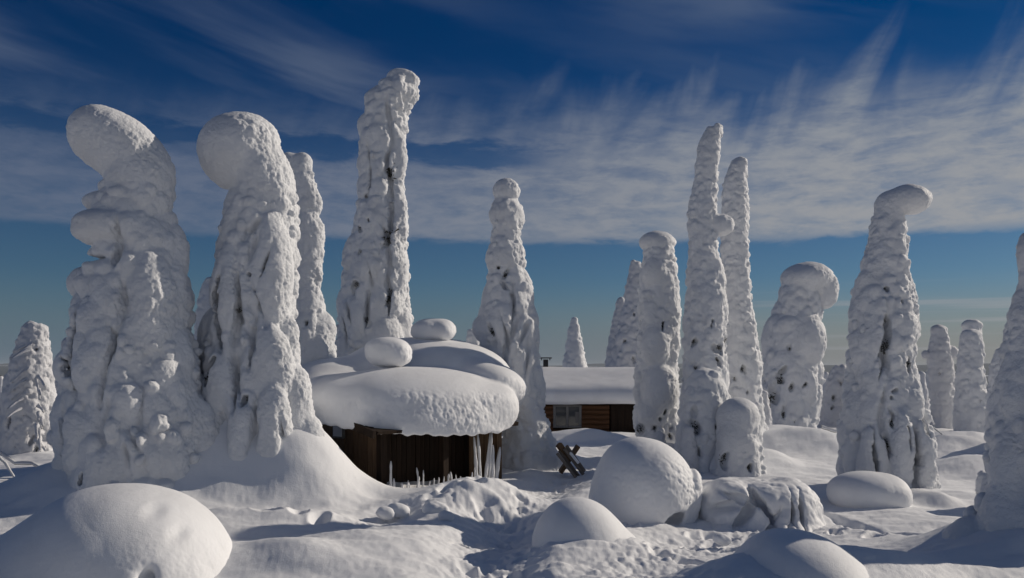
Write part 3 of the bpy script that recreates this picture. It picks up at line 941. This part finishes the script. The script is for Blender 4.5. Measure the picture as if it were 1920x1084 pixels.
snow_tree('snow spruce whose ball head peeps out behind its round headed twin', 30.5,
          [(602, 1812, 1834), (625, 1806, 1838), (700, 1802, 1842), (850, 1800, 1850)], blobs=[(1822, 611, 19, 12)], seed=64, lobe=.42, lmin=.1, sprigs=2)
snow_tree('half hidden snow spruce behind the tree at the right edge', 24.0,
          [(655, 1869, 1888), (690, 1857, 1894), (740, 1853, 1902), (820, 1850, 1910)], seed=65, lobe=.42, sprigs=4)
snow_tree('huge shaded snow spruce filling the right edge with its spreading skirt', 9.0,
          [(445, 1918, 1950), (475, 1911, 1955), (505, 1913, 1958), (535, 1914, 1962), (565, 1902, 1968), (600, 1894, 1976), (650, 1888, 1986), (700, 1878, 2000), (760, 1866, 2016), (820, 1858, 2030), (880, 1852, 2044), (940, 1838, 2060), (1000, 1816, 2085), (1050, 1790, 2110), (1110, 1760, 2150)],
          blobs=[(1912, 595, 18, 34, dict(k=.03)), (1900, 720, 26, 60, dict(k=.03)), (1880, 900, 36, 90, dict(dy=-.15)), (1875, 1000, 50, 90, dict(dy=-.2, rot=14)), (1930, 980, 60, 90, dict(dy=-.5)), (1930, 800, 40, 70, dict(dy=-.4))],
          holes=[(1897, 875, 4, 3), (1890, 1050, 9, 2.6)], seed=67, lobe=.34, lmin=.10, lmax=.28, drape=1.7, rough=.8, sprigs=5)
frosty = snow_tree('frosty bristling spruce at the far left with many bare twigs', 21.0,
          [(605, 48, 84), (625, 42, 87), (655, 31, 91), (700, 17, 97), (760, 6, 101), (800, 3, 103), (850, -4, 104), (900, -14, 107), (980, -20, 110)],
          blobs=[(58, 625, 13, 24), (79, 628, 9, 18, dict(rot=-20)), (60, 660, 16, 24)],
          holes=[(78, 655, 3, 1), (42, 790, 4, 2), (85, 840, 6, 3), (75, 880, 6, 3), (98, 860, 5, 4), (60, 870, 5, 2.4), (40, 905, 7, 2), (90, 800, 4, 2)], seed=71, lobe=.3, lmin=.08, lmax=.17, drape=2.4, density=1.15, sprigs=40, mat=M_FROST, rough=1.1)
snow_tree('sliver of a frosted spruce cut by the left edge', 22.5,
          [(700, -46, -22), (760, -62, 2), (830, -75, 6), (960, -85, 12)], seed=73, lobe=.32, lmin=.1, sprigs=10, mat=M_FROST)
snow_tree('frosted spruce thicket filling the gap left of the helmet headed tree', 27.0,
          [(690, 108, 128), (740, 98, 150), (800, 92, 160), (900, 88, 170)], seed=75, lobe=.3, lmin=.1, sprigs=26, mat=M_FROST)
snow_tree('short snow stump tree at the left foot of the right edge spruce', 12.6,
          [(885, 1838, 1866), (905, 1832, 1872), (950, 1828, 1880), (1000, 1820, 1890)], seed=77, lobe=.4, drape=1.8, sprigs=3)
bq = random.Random(12)
for i in range(34):
    yy0 = bq.uniform(640, 890)
    tt = (yy0 - 605) / 300
    sd = bq.choice((-1, 1, 1))
    x0 = 64 - 14 * tt + sd * (8 + 26 * tt) * bq.uniform(.3, .85)
    p0 = Vector(at(x0, yy0, 21.0 - bq.uniform(.25, .65)))
    ln = bq.uniform(.18, .42)
    dr = Vector((sd * bq.uniform(.2, .9), bq.uniform(-.8, -.2), bq.uniform(-.9, -.1))).normalized()
    path = [p0 + dr * ln * t - Vector((0, 0, .25 * ln * t * t)) for t in (0, .25, .5, .75, 1)]
    V, Q = [], []
    for k_, p in enumerate(path):
        rad = .042 * (1 - .45 * k_ / 4) * bq.uniform(.75, 1.3)
        for j in range(6):
            an = 1.047 * j
            V.append((p.x + rad * math.cos(an), p.y + rad * math.sin(an) * .7, p.z + rad * math.sin(an)))
    for k_ in range(4):
        for j in range(6):
            Q.append((k_ * 6 + j, k_ * 6 + (j + 1) % 6, k_ * 6 + 6 + (j + 1) % 6, k_ * 6 + 6 + j))
    Q += [(24, 25, 26, 27), (27, 28, 29, 24)]
    mesh_np('frosted_branch', np.array(V), np.array(Q), M_FROST, frosty, tuple(frosty.location))

for (x, y, Yd, wp, lb) in ((1600, 700, 30.0, 14, 'low frosted spruce peeking left of the hooked tree at the horizon'), (1712, 745, 27.0, 13, 'stubby frosted spruce in front of the tiny far ones, right of the hooked tree'),
                           (1878, 770, 20.0, 20, 'stout low spruce pressed against the left side of the right edge tree'), (1272, 770, 19.8, 17, 'low frosted clump filling the gap between the capped tree and the blunt one'),
                           (1432, 735, 22.5, 13, 'low frosted clump at the foot of the narrow pointed tree'), (1290, 800, 16.9, 17, 'knee high snow clump at the left foot of the hooded low tree'), (1235, 815, 18.2, 20, 'knee high frosted clump at the right foot of the capped tree'), (128, 640, 16.5, 15, 'slender frosted spruce close behind the left flank of the helmet headed tree'),
                           ):
    snow_tree(lb, Yd, [(y, x - wp * .35, x + wp * .35), (y + 25, x - wp * .8, x + wp * .8), (y + 60, x - wp * 1.1, x + wp * 1.1), (y + 140, x - wp * 1.25, x + wp * 1.25)],
              seed=int(x) + 5, lobe=.4, lmin=.08, sprigs=12, group='low frosted spruces', mat=M_FROST, drape=1.8)
fb = random.Random(3)
for (x, y, hgt, Yd, lb) in ((1712, 690, 0, 60, 'tiny far spruce left of the thin shouldered tree'), (1727, 700, 0, 48, 'tiny far spruce touching the thin shouldered tree on its left'),
                            (1548, 700, 0, 75, 'tiny far spruce in the gap right of the curling cap tree'), (1788, 715, 0, 52, 'tiny far spruce between the shouldered and round headed trees'),
                            (100, 703, 0, 55, 'small far frosted spruce just right of the bristling tree'), (115, 698, 0, 70, 'far frosted spruce beside the helmet headed tree'),
                            (1575, 694, 0, 80, 'tiny far spruce on the horizon just left of the hooked tree'), (1700, 706, 0, 66, 'tiny far spruce hugging the right side of the hooked tree'), (1740, 700, 0, 85, 'tiniest far spruce on the horizon below the shoulder knob'),
                            (2, 708, 0, 60, 'far frosted spruce at the left edge beside the bristling tree'), (92, 712, 0, 80, 'tiny far spruce in the notch right of the bristling tree'),
                            (1862, 705, 0, 50, 'tiny far spruce left of the half hidden right edge spruce')):
    zt = at(x, y, Yd)[2]
    wpx = 13 * 55 / Yd
    snow_tree(lb, Yd, [(y, x - 3, x + 3), (y + 12, x - wpx * .45, x + wpx * .45), (y + 30, x - wpx * .75, x + wpx * .75), (y + 60, x - wpx, x + wpx)],
              seed=int(x), lobe=.5, lmin=.15, sprigs=5, group='far snowy spruces', base_z=-3.5, mat=M_FROST)

# ---- domes and mounds of snow
snow_body('snow_mound', 'broad arched snow mound at bottom left with two dents on top', 'snow mound', 8.9,
          [(225, 1095, 190, 188, 1.05, dict(p=2.15)), (70, 1130, 190, 140, 1.2, dict(rot=18)), (325, 1105, 92, 125, .8), (-60, 1180, 200, 150, 1.3), (372, 1125, 56, 85, .6)],
          carves=[(282, 950, 15, 15, .20, dict(dy=-.60, k=.09)), (340, 988, 22, 20, .22, dict(dy=-.72, k=.10)), (320, 1002, 10, 12, .2, dict(dy=-.72, k=.08)), (264, 1100, 16, 30, .3, dict(dy=-1.0, k=.05))],
          seed=2, big=.05, lump=.005, bs=1.1, k=.3)
snow_body('snow_mound', 'smooth low snow dome beside the trodden path, nearest of the round ones', 'snow mound', 10.2,
          [(1080, 1030, 83, 96, .62, dict(p=2.1)), (1120, 1050, 80, 70, .6), (1170, 1075, 70, 55, .5)], seed=4, big=.045, lump=.006, bs=1.2, k=.25)
snow_body('snow_mound', 'largest round snow boulder in the middle with a crusty right flank', 'snow mound', 11.8,
          [(1198, 925, 90, 105, .78, dict(p=2.25, rot=-8)), (1245, 935, 55, 82, .6, dict(k=.12)), (1150, 950, 42, 60, .55, dict(k=.15)), (1290, 945, 20, 66, .3, dict(rot=-10, k=.04, dy=-.1)), (1230, 1000, 86, 28, .6, dict(dy=-.1))],
          carves=[(1265, 975, 22, 14, .3, dict(dy=-.62, rot=25, k=.03))], seed=6, big=.05, lump=.022, fine=.008, bs=1.3, ls=13, k=.1, sunrime=1.0, topsmooth=.9)
snow_body('snow_mound', 'shaded snow dome at the bottom edge, right of centre', 'snow mound', 7.6,
          [(1485, 1085, 98, 88, .75, dict(p=2.1)), (1545, 1115, 95, 78, .7), (1390, 1120, 60, 50, .5)], seed=8, big=.015, lump=.002, bs=.8, k=.25)
snow_body('snow_mound', 'low pillow of snow in front of the hooked tree', 'snow mound', 12.9,
          [(1622, 925, 68, 40, .55, dict(p=2.2)), (1668, 932, 34, 36, .4)], seed=10, big=.035, lump=.004, bs=1.2, k=.15)
snow_body('snow_mound', 'shaded wind packed snow ridge at the bottom right corner', 'snow mound', 8.0,
          [(1660, 1130, 130, 46, .7, dict(rot=-12)), (1330, 1120, 60, 34, .5)], seed=12, big=.02, lump=.002, bs=.8, k=.25)
snow_body('snow_pile', 'shovelled crusty snow pile with broken furrowed face, beyond the round boulder', 'snow pile', 11.9,
          [(1418, 972, 108, 70, .65, dict(p=3.4, k=.10)), (1360, 950, 50, 50, .5, dict(k=.10, dy=-.1)), (1485, 955, 44, 55, .5, dict(k=.10)), (1420, 1000, 110, 50, .95, dict(k=.12)), (1345, 1005, 42, 30, .6, dict(dy=-.3, k=.05)),
           (1455, 1010, 60, 28, .7, dict(dy=-.45, k=.04, rot=18)), (1390, 1015, 60, 24, .6, dict(dy=-.55, k=.04, rot=-14)), (1530, 1005, 36, 28, .5, dict(k=.05))],
          carves=[(1422, 935, 9, 60, .3, dict(dy=-.55, rot=30, k=.04)), (1502, 955, 4, 55, .2, dict(dy=-.58, k=.03)), (1485, 955, 3, 55, .2, dict(dy=-.6, k=.03)), (1350, 955, 36, 10, .25, dict(dy=-.6, k=.05, rot=15)),
                  (1452, 990, 8, 50, .3, dict(dy=-.8, rot=-35, k=.04)), (1395, 975, 9, 50, .3, dict(dy=-.7, rot=-40, k=.04)), (1480, 1000, 6, 50, .3, dict(dy=-.85, rot=-30, k=.03)), (1375, 930, 30, 8, .25, dict(dy=-.6, rot=-20, k=.04))],
          seed=14, big=.09, lump=.045, fine=.008, bs=3.2, ls=5.5, topsmooth=.6)
for i, (x, y, r, q) in enumerate(((1350, 1012, 14, 'rounded snow lump at the foot of the crusty pile, left end'), (1418, 1010, 13, 'rounded snow lump at the foot of the crusty pile, middle'),
                                  (742, 925 + 32, 17, 'broken snow lump beside the drift under the ball headed tree'), (812, 955, 20, 'broken snow lump between the path and the shed drift'),
                                  (832, 968, 15, 'smaller snow lump on the path side of the broken lump'), (716, 962, 14, 'flat snow lump left of the other broken lumps'))):
    Yd = float(gnd(x, y + r * .6)[1])
    snow_body('snow_lump', q, 'snow lump', Yd, [(x, y, r, r * .8, r * Yd / F), (x + r * .8, y + 3, r * .7, r * .6, r * .6 * Yd / F)], seed=20 + i, big=.06, lump=.02, bs=3, ls=9, topsmooth=.3, group='loose lumps of snow beside the trodden snow')

# ------------------------------------------------------------------ boxes for woodwork
CUBE_F = [(0, 1, 3, 2), (4, 6, 7, 5), (0, 4, 5, 1), (2, 3, 7, 6), (0, 2, 6, 4), (1, 5, 7, 3)]


def box(name, size, loc, mat, parent, rot=(0, 0, 0), jag=0.0, rnd=random):
    sx, sy, sz = (q / 2 for q in size)
    bv = min(size) * 0.12
    me = bpy.data.meshes.new(name)
    V = [(a * sx + rnd.uniform(-jag, jag), b * sy, c * sz + rnd.uniform(-jag, jag)) for a in (-1, 1) for b in (-1, 1) for c in (-1, 1)]
    me.from_pydata(V, [], CUBE_F)
    me.materials.append(mat)
    o = bpy.data.objects.new(name, me)
    C.objects.link(o)
    o.parent = parent
    o.location = loc
    o.rotation_euler = rot
    return o


# ------------------------------------------------------------------ the shed under its snow
A = np.array([(716 - 960) / F * 14.3, 14.3])
B = np.array([(938 - 960) / F * 16.3, 16.3])
front_dir = (B - A) / np.linalg.norm(B - A)
Lf = float(np.linalg.norm(B - A))
rzs = math.atan2(front_dir[1], front_dir[0])
shed = empty('wooden_shed', (A[0], A[1], 0), 'dark wooden shed sunk in snow under a huge double snow cap', 'shed', None, rzs)
# local axes: +x along the front, +y inwards
sr = random.Random(4)
nb = 26
for i in range(nb):
    wd = Lf / nb
    x = (i + .5) * wd
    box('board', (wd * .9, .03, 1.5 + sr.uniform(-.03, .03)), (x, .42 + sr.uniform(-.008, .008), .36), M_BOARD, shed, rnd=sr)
tall = 1.9
for i in range(15):
    wd = .125
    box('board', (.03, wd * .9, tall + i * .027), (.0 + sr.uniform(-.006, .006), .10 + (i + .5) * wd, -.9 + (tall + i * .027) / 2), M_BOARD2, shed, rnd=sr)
for x in (0.02, Lf * .5, Lf - .05):
    box('post', (.12, .12, 1.6), (x, .03, .5), M_BOARD if 0 < x < Lf - .1 else M_BOARD2, shed)
box('beam', (Lf + .3, .12, .14), (Lf / 2, .03, 1.0), M_BOARD, shed)
for i in range(5):
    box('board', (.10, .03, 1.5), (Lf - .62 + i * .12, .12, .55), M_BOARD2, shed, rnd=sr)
box('back_wall', (Lf, .05, 2.2), (Lf / 2, 3.0, .6), M_BOARD, shed)
box('side_wall', (.05, 2.5, 2.0), (Lf - .02, 1.7, .5), M_BOARD, shed)
for i in range(9):
    box('roof_board', (Lf + .45, .26, .05), (Lf / 2 - .18, -.28 + i * .235, 1.02 + i * .052), M_BOARD, shed, rot=(math.radians(12.5), 0, 0), jag=.015, rnd=sr)
for i in range(7):
    box('bargeboard', (.05, .3, .12), (-.46, -.25 + i * .25, 1.00 + i * .055), M_BOARD, shed, rot=(math.radians(12.5), 0, 0), rnd=sr)
wf = box('window', (.04, .30, .30), (-.035, 1.12, .96), M_FRAME, shed)
box('pane', (.012, .24, .24), (-.026, 0, 0), M_FROST, wf)
sloc = (0, 0, 0)


def shed_snow(name, blobs, **kw):
    o = snow_body(name, None, None, 15.5, blobs, parent=shed, loc=(0, 0, 0), **kw)
    o.matrix_parent_inverse = (__import__('mathutils').Matrix.Translation((A[0], A[1], 0)) @ __import__('mathutils').Matrix.Rotation(rzs, 4, 'Z')).inverted()
    return o


zr = math.degrees(rzs)
inw = np.array([-front_dir[1], front_dir[0]])
SL = .22
pn = np.array([-inw[0] * SL - front_dir[0] * .04, -inw[1] * SL - front_dir[1] * .04, 1.0])
pn /= np.linalg.norm(pn)
shed_snow('roof_snow', [
    (772, 762, 180, 74, 1.25, dict(rz=32, p=2.3, dy=-.02, k=.05)),
    (788, 800, 166, 48, 1.12, dict(rz=32, p=2.6, dy=-.1, k=.12)),
    (650, 785, 95, 78, 1.0, dict(dy=-.35, p=2.4, rz=20, k=.15)),
    (695, 800, 34, 30, .30, dict(dy=-1.2, k=.12)),
    (600, 775, 70, 72, .9, dict(dy=.2, k=.15)),
    (895, 760, 74, 44, .7, dict(dy=.2, p=2.4, rz=32, k=.10)),
    (795, 715, 182, 92, 1.7, dict(dy=1.9, rz=30, p=2.2, k=.07)),
    (890, 722, 88, 52, 1.2, dict(dy=1.3, rz=35, p=2.2, k=.05, rot=-14)),
    (640, 720, 115, 52, 1.2, dict(dy=1.2, k=.15)),
], base_z=.6, seed=31, big=.035, lump=.026, fine=.007, bs=.8, ls=9, topsmooth=1.0, sunrime=.3, k=.15,
    planes=[((A[0], A[1], 1.0), pn, .05)])
for nm, bl in (('snow_cap', [(728, 660, 43, 28, .42, dict(dy=-.1, p=2.4)), (745, 668, 24, 20, .3, dict(dy=-.2))]), ('snow_cap', [(812, 619, 42, 23, .42, dict(dy=1.5, p=2.3)), (835, 620, 18, 19, .3, dict(dy=1.4))])):
    shed_snow(nm, bl, base_z=.6, seed=33, big=.07, lump=.025, bs=2.0, ls=8, topsmooth=1.0, k=.1)


def on_ground(x, y):
    return float(height(np.array([x], float), np.array([y], float))[0])


def spike(name, x, y, z, hgt, r, mat, rnd, parent=None):
    n = 7
    V, Q = [], []
    lev = 7
    lean = (rnd.gauss(0, .09), rnd.gauss(0, .06))
    for i in range(lev):
        t = i / (lev - 1)
        rad = r * (1 - .35 * t ** 2) * (1 + rnd.uniform(-.25, .25)) * (0.6 if i == lev - 1 else 1)
        for j in range(n):
            a = 6.283 * j / n
            V.append((lean[0] * t * hgt + rad * math.cos(a) * rnd.uniform(.85, 1.15), lean[1] * t * hgt + rad * math.sin(a), t * hgt - .08))
    for i in range(lev - 1):
        for j in range(n):
            Q.append((i * n + j, i * n + (j + 1) % n, (i + 1) * n + (j + 1) % n, (i + 1) * n + j))
    top = len(V)
    V.append((lean[0] * hgt, lean[1] * hgt, hgt - .075))
    me = bpy.data.meshes.new(name)
    me.from_pydata(V, [], Q + [((lev - 1) * n + j, (lev - 1) * n + (j + 1) % n, top) for j in range(n)])
    me.polygons.foreach_set('use_smooth', [True] * len(me.polygons))
    me.materials.append(mat)
    o = bpy.data.objects.new(name, me)
    C.objects.link(o)
    if parent:
        o.parent = parent
    o.location = (x, y, z)
    return o


# rime plastered stakes standing along the foot of the shed front
st = random.Random(9)
stakes = [(752, .18), (760, .13), (771, .36), (777, .44), (783, .34), (792, .12), (803, .2), (811, .16), (820, .22), (829, .18), (838, .22), (846, .2), (856, .24), (864, .28), (872, .34), (880, .40), (744, .15), (722, .5), (728, .16)]
ORD = 'first second third fourth fifth sixth seventh eighth ninth tenth eleventh twelfth thirteenth fourteenth fifteenth sixteenth seventeenth eighteenth nineteenth'.split()
order = sorted(range(len(stakes)), key=lambda q: stakes[q][0])
for i, (x, hg) in enumerate(stakes):
    t = (x - 716) / (938 - 716)
    # point on the shed front seen in that column, a hand's breadth outside
    u = (x - 960) / F
    tt = (u * A[1] - A[0]) / (front_dir[0] - u * front_dir[1])
    q = A + front_dir * tt - np.array([-front_dir[1], front_dir[0]]) * .14
    z = on_ground(q[0], q[1])
    o = spike('frosted_stake', q[0], q[1], z, hg * st.uniform(.45, .85) + .10, st.uniform(.014, .028), M_FROST, st)
    tag(o, ORD[order.index(i)] + ' short rime coated stake from the left at the foot of the shed front', 'stake', 'rime coated stakes along the shed front')
for i, (x, hg) in enumerate(((886, .78), (893, .84), (900, .86), (907, .86), (914, .6), (920, .56))):
    u = (x - 960) / F
    tt = (u * A[1] - A[0]) / (front_dir[0] - u * front_dir[1])
    q = A + front_dir * tt - np.array([-front_dir[1], front_dir[0]]) * .12
    o = spike('frosted_pole', q[0], q[1], on_ground(q[0], q[1]), hg + .1, .030 if i < 4 else .045, M_FROST, st)
    tag(o, ORD[i] + ' tall rime coated pole from the left at the right end of the shed front', 'pole', 'rime coated poles at the shed corner')

# ------------------------------------------------------------------ the log cabin behind
CY = 27.5
cab = empty('log_cabin', tuple(at(1100, HOR, CY)[:2]) + (0,), 'reddish log cabin with a pale framed window and a smooth slab of roof snow', 'cabin')
cx0 = at(1100, 0, CY)[0]


def cxl(px_):
    return (px_ - 960) / F * CY - cx0


def czl(row):
    return EYE - (row - HOR) / F * CY


lw = .155
z = -.3
xl, xr = cxl(1022), cxl(1142)
wx0, wx1, wz0, wz1 = cxl(1037), cxl(1090), czl(800), czl(759)
while z < czl(756) + .05:
    segs = [(xl, xr)] if (z + lw / 2 < wz0 or z - lw / 2 > wz1) else [(xl, wx0), (wx1, xr)]
    for (a, b) in segs:
        o = mesh = None
        n = 8
        V, Q = [], []
        for e in (a, b):
            for j in range(n):
                an = 6.283 * j / n + .39
                V.append((e, math.cos(an) * lw * .54, math.sin(an) * lw * .52))
        for j in range(n):
            Q.append((j, (j + 1) % n, n + (j + 1) % n, n + j))
        me = bpy.data.meshes.new('log')
        me.from_pydata(V, [], Q + [tuple(range(n))[::-1], tuple(range(n, 2 * n))])
        me.materials.append(M_LOG)
        o = bpy.data.objects.new('log', me)
        C.objects.link(o)
        o.parent = cab
        o.location = (0, 0, z)
    z += lw
for i in range(11):
    wd = .14
    box('board', (wd * .9, .04, 1.7), (xr + .06 + (i + .5) * wd * .75, .02 + .01 * (i % 2), .3), M_BOARD, cab)
box('wall', (cxl(1215) - xl, 3.2, 1.5), ((xl + cxl(1215)) / 2, 1.75, .15), M_BOARD, cab)
wn = box('window', (wx1 - wx0, .05, .06), ((wx0 + wx1) / 2, -.06, wz1 - .03), M_FRAME, cab)
for j, xx in enumerate((wx0 + .04, (wx0 + wx1) / 2, wx1 - .04)):
    box('frame', (.075, .06, wz1 - wz0), (xx - (wx0 + wx1) / 2, 0.0, -(wz1 - wz0) / 2 + .0), M_FRAME, wn)
box('frame', (wx1 - wx0 - .1, .052, .06), (0, 0, -(wz1 - wz0) + .03), M_FRAME, wn)
for sgn in (-1, 1):
    box('pane', ((wx1 - wx0) / 2 - .09, .012, wz1 - wz0 - .08), (sgn * (wx1 - wx0) / 4, .02, -(wz1 - wz0) / 2), M_GLASS, wn)
box('curtain', (.10, .01, (wz1 - wz0) * .5), ((wx1 - wx0) / 4 + .08, .012, -(wz1 - wz0) / 2 - .02), M_FRAME, wn)
box('lintel', (cxl(1215) - xl, .16, .08), ((xl + cxl(1215)) / 2, -.05, czl(757)), M_BOARD, cab)


def cabin_roof():
    # swept profile of the snow slab: (distance behind the eave, height)
    prof = [(-.22, czl(757)), (-.34, czl(752)), (-.36, czl(742)), (-.30, czl(733)), (-.12, czl(724)), (.25, czl(716.5)), (.7, czl(709)), (1.15, czl(699)), (1.5, czl(692)), (1.9, czl(688)), (2.5, czl(688)), (3.1, czl(694)), (3.7, czl(715)), (3.75, czl(740)), (3.6, czl(757))]
    pts = []
    for (a, b) in zip(prof[:-1], prof[1:]):
        for t in np.linspace(0, 1, 5)[:-1]:
            pts.append((a[0] + (b[0] - a[0]) * t, a[1] + (b[1] - a[1]) * t))
    pts.append(prof[-1])
    pts = np.array(pts)
    for _ in range(6):
        pts[1:-1] = (pts[:-2] + 2 * pts[1:-1] + pts[2:]) / 4
    xs = np.linspace(cxl(1008), cxl(1232), 120)
    cen = np.array([1.7, czl(735)])
    V = []
    for i, x in enumerate(xs):
        e = min(i, len(xs) - 1 - i) / 7.0
        f = 1 - .5 * max(0, 1 - e) ** 2.5
        q = cen + (pts - cen) * f
        for p in q:
            V.append((x, p[0], p[1]))
    n = len(pts)
    V = np.array(V, np.float32)
    i, j = np.meshgrid(np.arange(len(xs) - 1), np.arange(n), indexing='ij')
    i, j = i.ravel(), j.ravel()
    Q = np.stack([i * n + j, (i + 1) * n + j, (i + 1) * n + (j + 1) % n, i * n + (j + 1) % n], 1)
    V[:, 2] += .03 * fbm(V * [.5, .8, .8] + 5, 3)
    mesh_np('roof_snow', V, Q, M_SNOW, cab)


cabin_roof()
ch = box('chimney_pipe', (.16, .16, .5), (cxl(1028), 2.1, czl(688)), M_IRON, cab)
box('chimney_hood', (.40, .30, .035), (0, 0, .30), M_IRON, ch)
for sx in (-.14, .14):
    box('hood_leg', (.03, .03, .08), (sx, 0, .26), M_IRON, ch)

# ------------------------------------------------------------------ sawbuck on the path
sb0 = at(1068, 886, 17.0)
zb = on_ground(sb0[0], 17.0)
sb = empty('sawbuck', (sb0[0], 17.0, zb), 'tilted weathered wooden sawhorse with slats standing on the trodden snow', 'sawhorse', None, math.radians(15))
kb = random.Random(2)
for i in range(4):
    box('slat', (.64, .045, .055), (.00 + .065 * i - .08, -.10 + .09 * (i % 2), .28 + .045 * i - .06), M_GREYW, sb, rot=(0, math.radians(52), math.radians(6 * i - 8)), rnd=kb)
for i in range(3):
    box('leg', (.62, .06, .06), (.02 + .03 * i, .05 + .12 * i, .33), M_GREYW if i else M_BOARD2, sb, rot=(0, math.radians(-54), 0), rnd=kb)
box('crossbar', (.36, .10, .10), (-.12, .0, .50), M_BOARD2, sb, rot=(0, math.radians(50), .3), rnd=kb)
sw = box('snow_patch', (.26, .07, .05), (.05, -.12, .38), M_SNOW, sb, rot=(0, math.radians(50), 0))

# ------------------------------------------------------------------ bent twigs under snow
def twig(label, pts, Yd, r, group='snow laden bent twigs'):
    P = [Vector(at(x, y, Yd + dy_)) for (x, y, dy_) in pts]
    path = []
    for a, b in zip(P[:-1], P[1:]):
        for t in (0, .25, .5, .75):
            path.append(a.lerp(b, t))
    path.append(P[-1])
    root = empty('bent_twig', tuple(path[0]), label, 'twig', group)

    def tube(nm, rad, lift, mat, n=7):
        V, Q = [], []
        rr_ = random.Random(len(pts) + int(pts[0][0]))
        for i, p in enumerate(path):
            d = (path[min(i + 1, len(path) - 1)] - path[max(i - 1, 0)]).normalized()
            s = d.cross(Vector((0, 0, 1))).normalized()
            u = s.cross(d).normalized()
            f = rad * (1 - .5 * i / len(path)) * rr_.uniform(.8, 1.25)
            for j in range(n):
                a = 6.283 * j / n
                V.append(tuple(p + s * math.cos(a) * f + u * math.sin(a) * f + Vector((0, 0, lift))))
        for i in range(len(path) - 1):
            for j in range(n):
                Q.append((i * n + j, i * n + (j + 1) % n, (i + 1) * n + (j + 1) % n, (i + 1) * n + j))
        mesh_np(nm, np.array(V), np.array(Q), mat, root, tuple(path[0]))
    tube('stem', r * .55, -r * .5, M_NEED)
    tube('snow_load', r, 0, M_FROST)


twig('upper thin snow lined twig slanting down right of the hooked tree', [(1728, 768, 0), (1745, 782, 0), (1752, 796, 0)], 15.2, .02)
twig('long thin snow lined twig slanting down right of the hooked tree', [(1750, 802, 0), (1772, 818, .1), (1795, 842, .2)], 20.5, .02)
twig('snow lined branch arching in front of the frosty tree at the far left', [(0, 848, 0), (28, 868, 0), (60, 868, -.2), (100, 890, -.3)], 16.0, .04)
twig('short snow lined branch hanging at the left edge of the picture', [(-10, 850, 0), (10, 868, 0), (30, 900, 0)], 15.5, .035)
twig('snow covered branch stub poking from the drift before the hooked tree', [(1540, 800, 0), (1565, 808, 0), (1590, 806, 0)], 19.0, .04)

# ------------------------------------------------------------------ the air over the lowland
HX = 20600.0
gz = np.empty(len(bpy.data.objects['ground'].data.vertices) * 3, np.float32)
bpy.data.objects['ground'].data.vertices.foreach_get('co', gz)
zlo, zhi = float(gz[2::3].min()) - 1.0, max(float(gz[2::3].max()), 12.0) + 5.0
me = bpy.data.meshes.new('haze')
me.from_pydata([(a * HX, b * HX, c) for a in (-1, 1) for b in (-1, 1) for c in (zlo, zhi)], [], CUBE_F)
hz = bpy.data.objects.new('haze', me)
C.objects.link(hz)
hm = bpy.data.materials.new('haze')
hm.use_nodes = True
ht = NT(hm.node_tree)
hv = ht.n('ShaderNodeVolumePrincipled')
hv.inputs['Color'].default_value = (0.85, 0.92, 1.0, 1)
hv.inputs['Density'].default_value = 0.00004
ho = ht.n('ShaderNodeOutputMaterial')
ht.put(ho.inputs['Volume'], hv.outputs[0])
me.materials.append(hm)
tag(hz, 'thin blue winter haze over the lowland', kind='stuff')
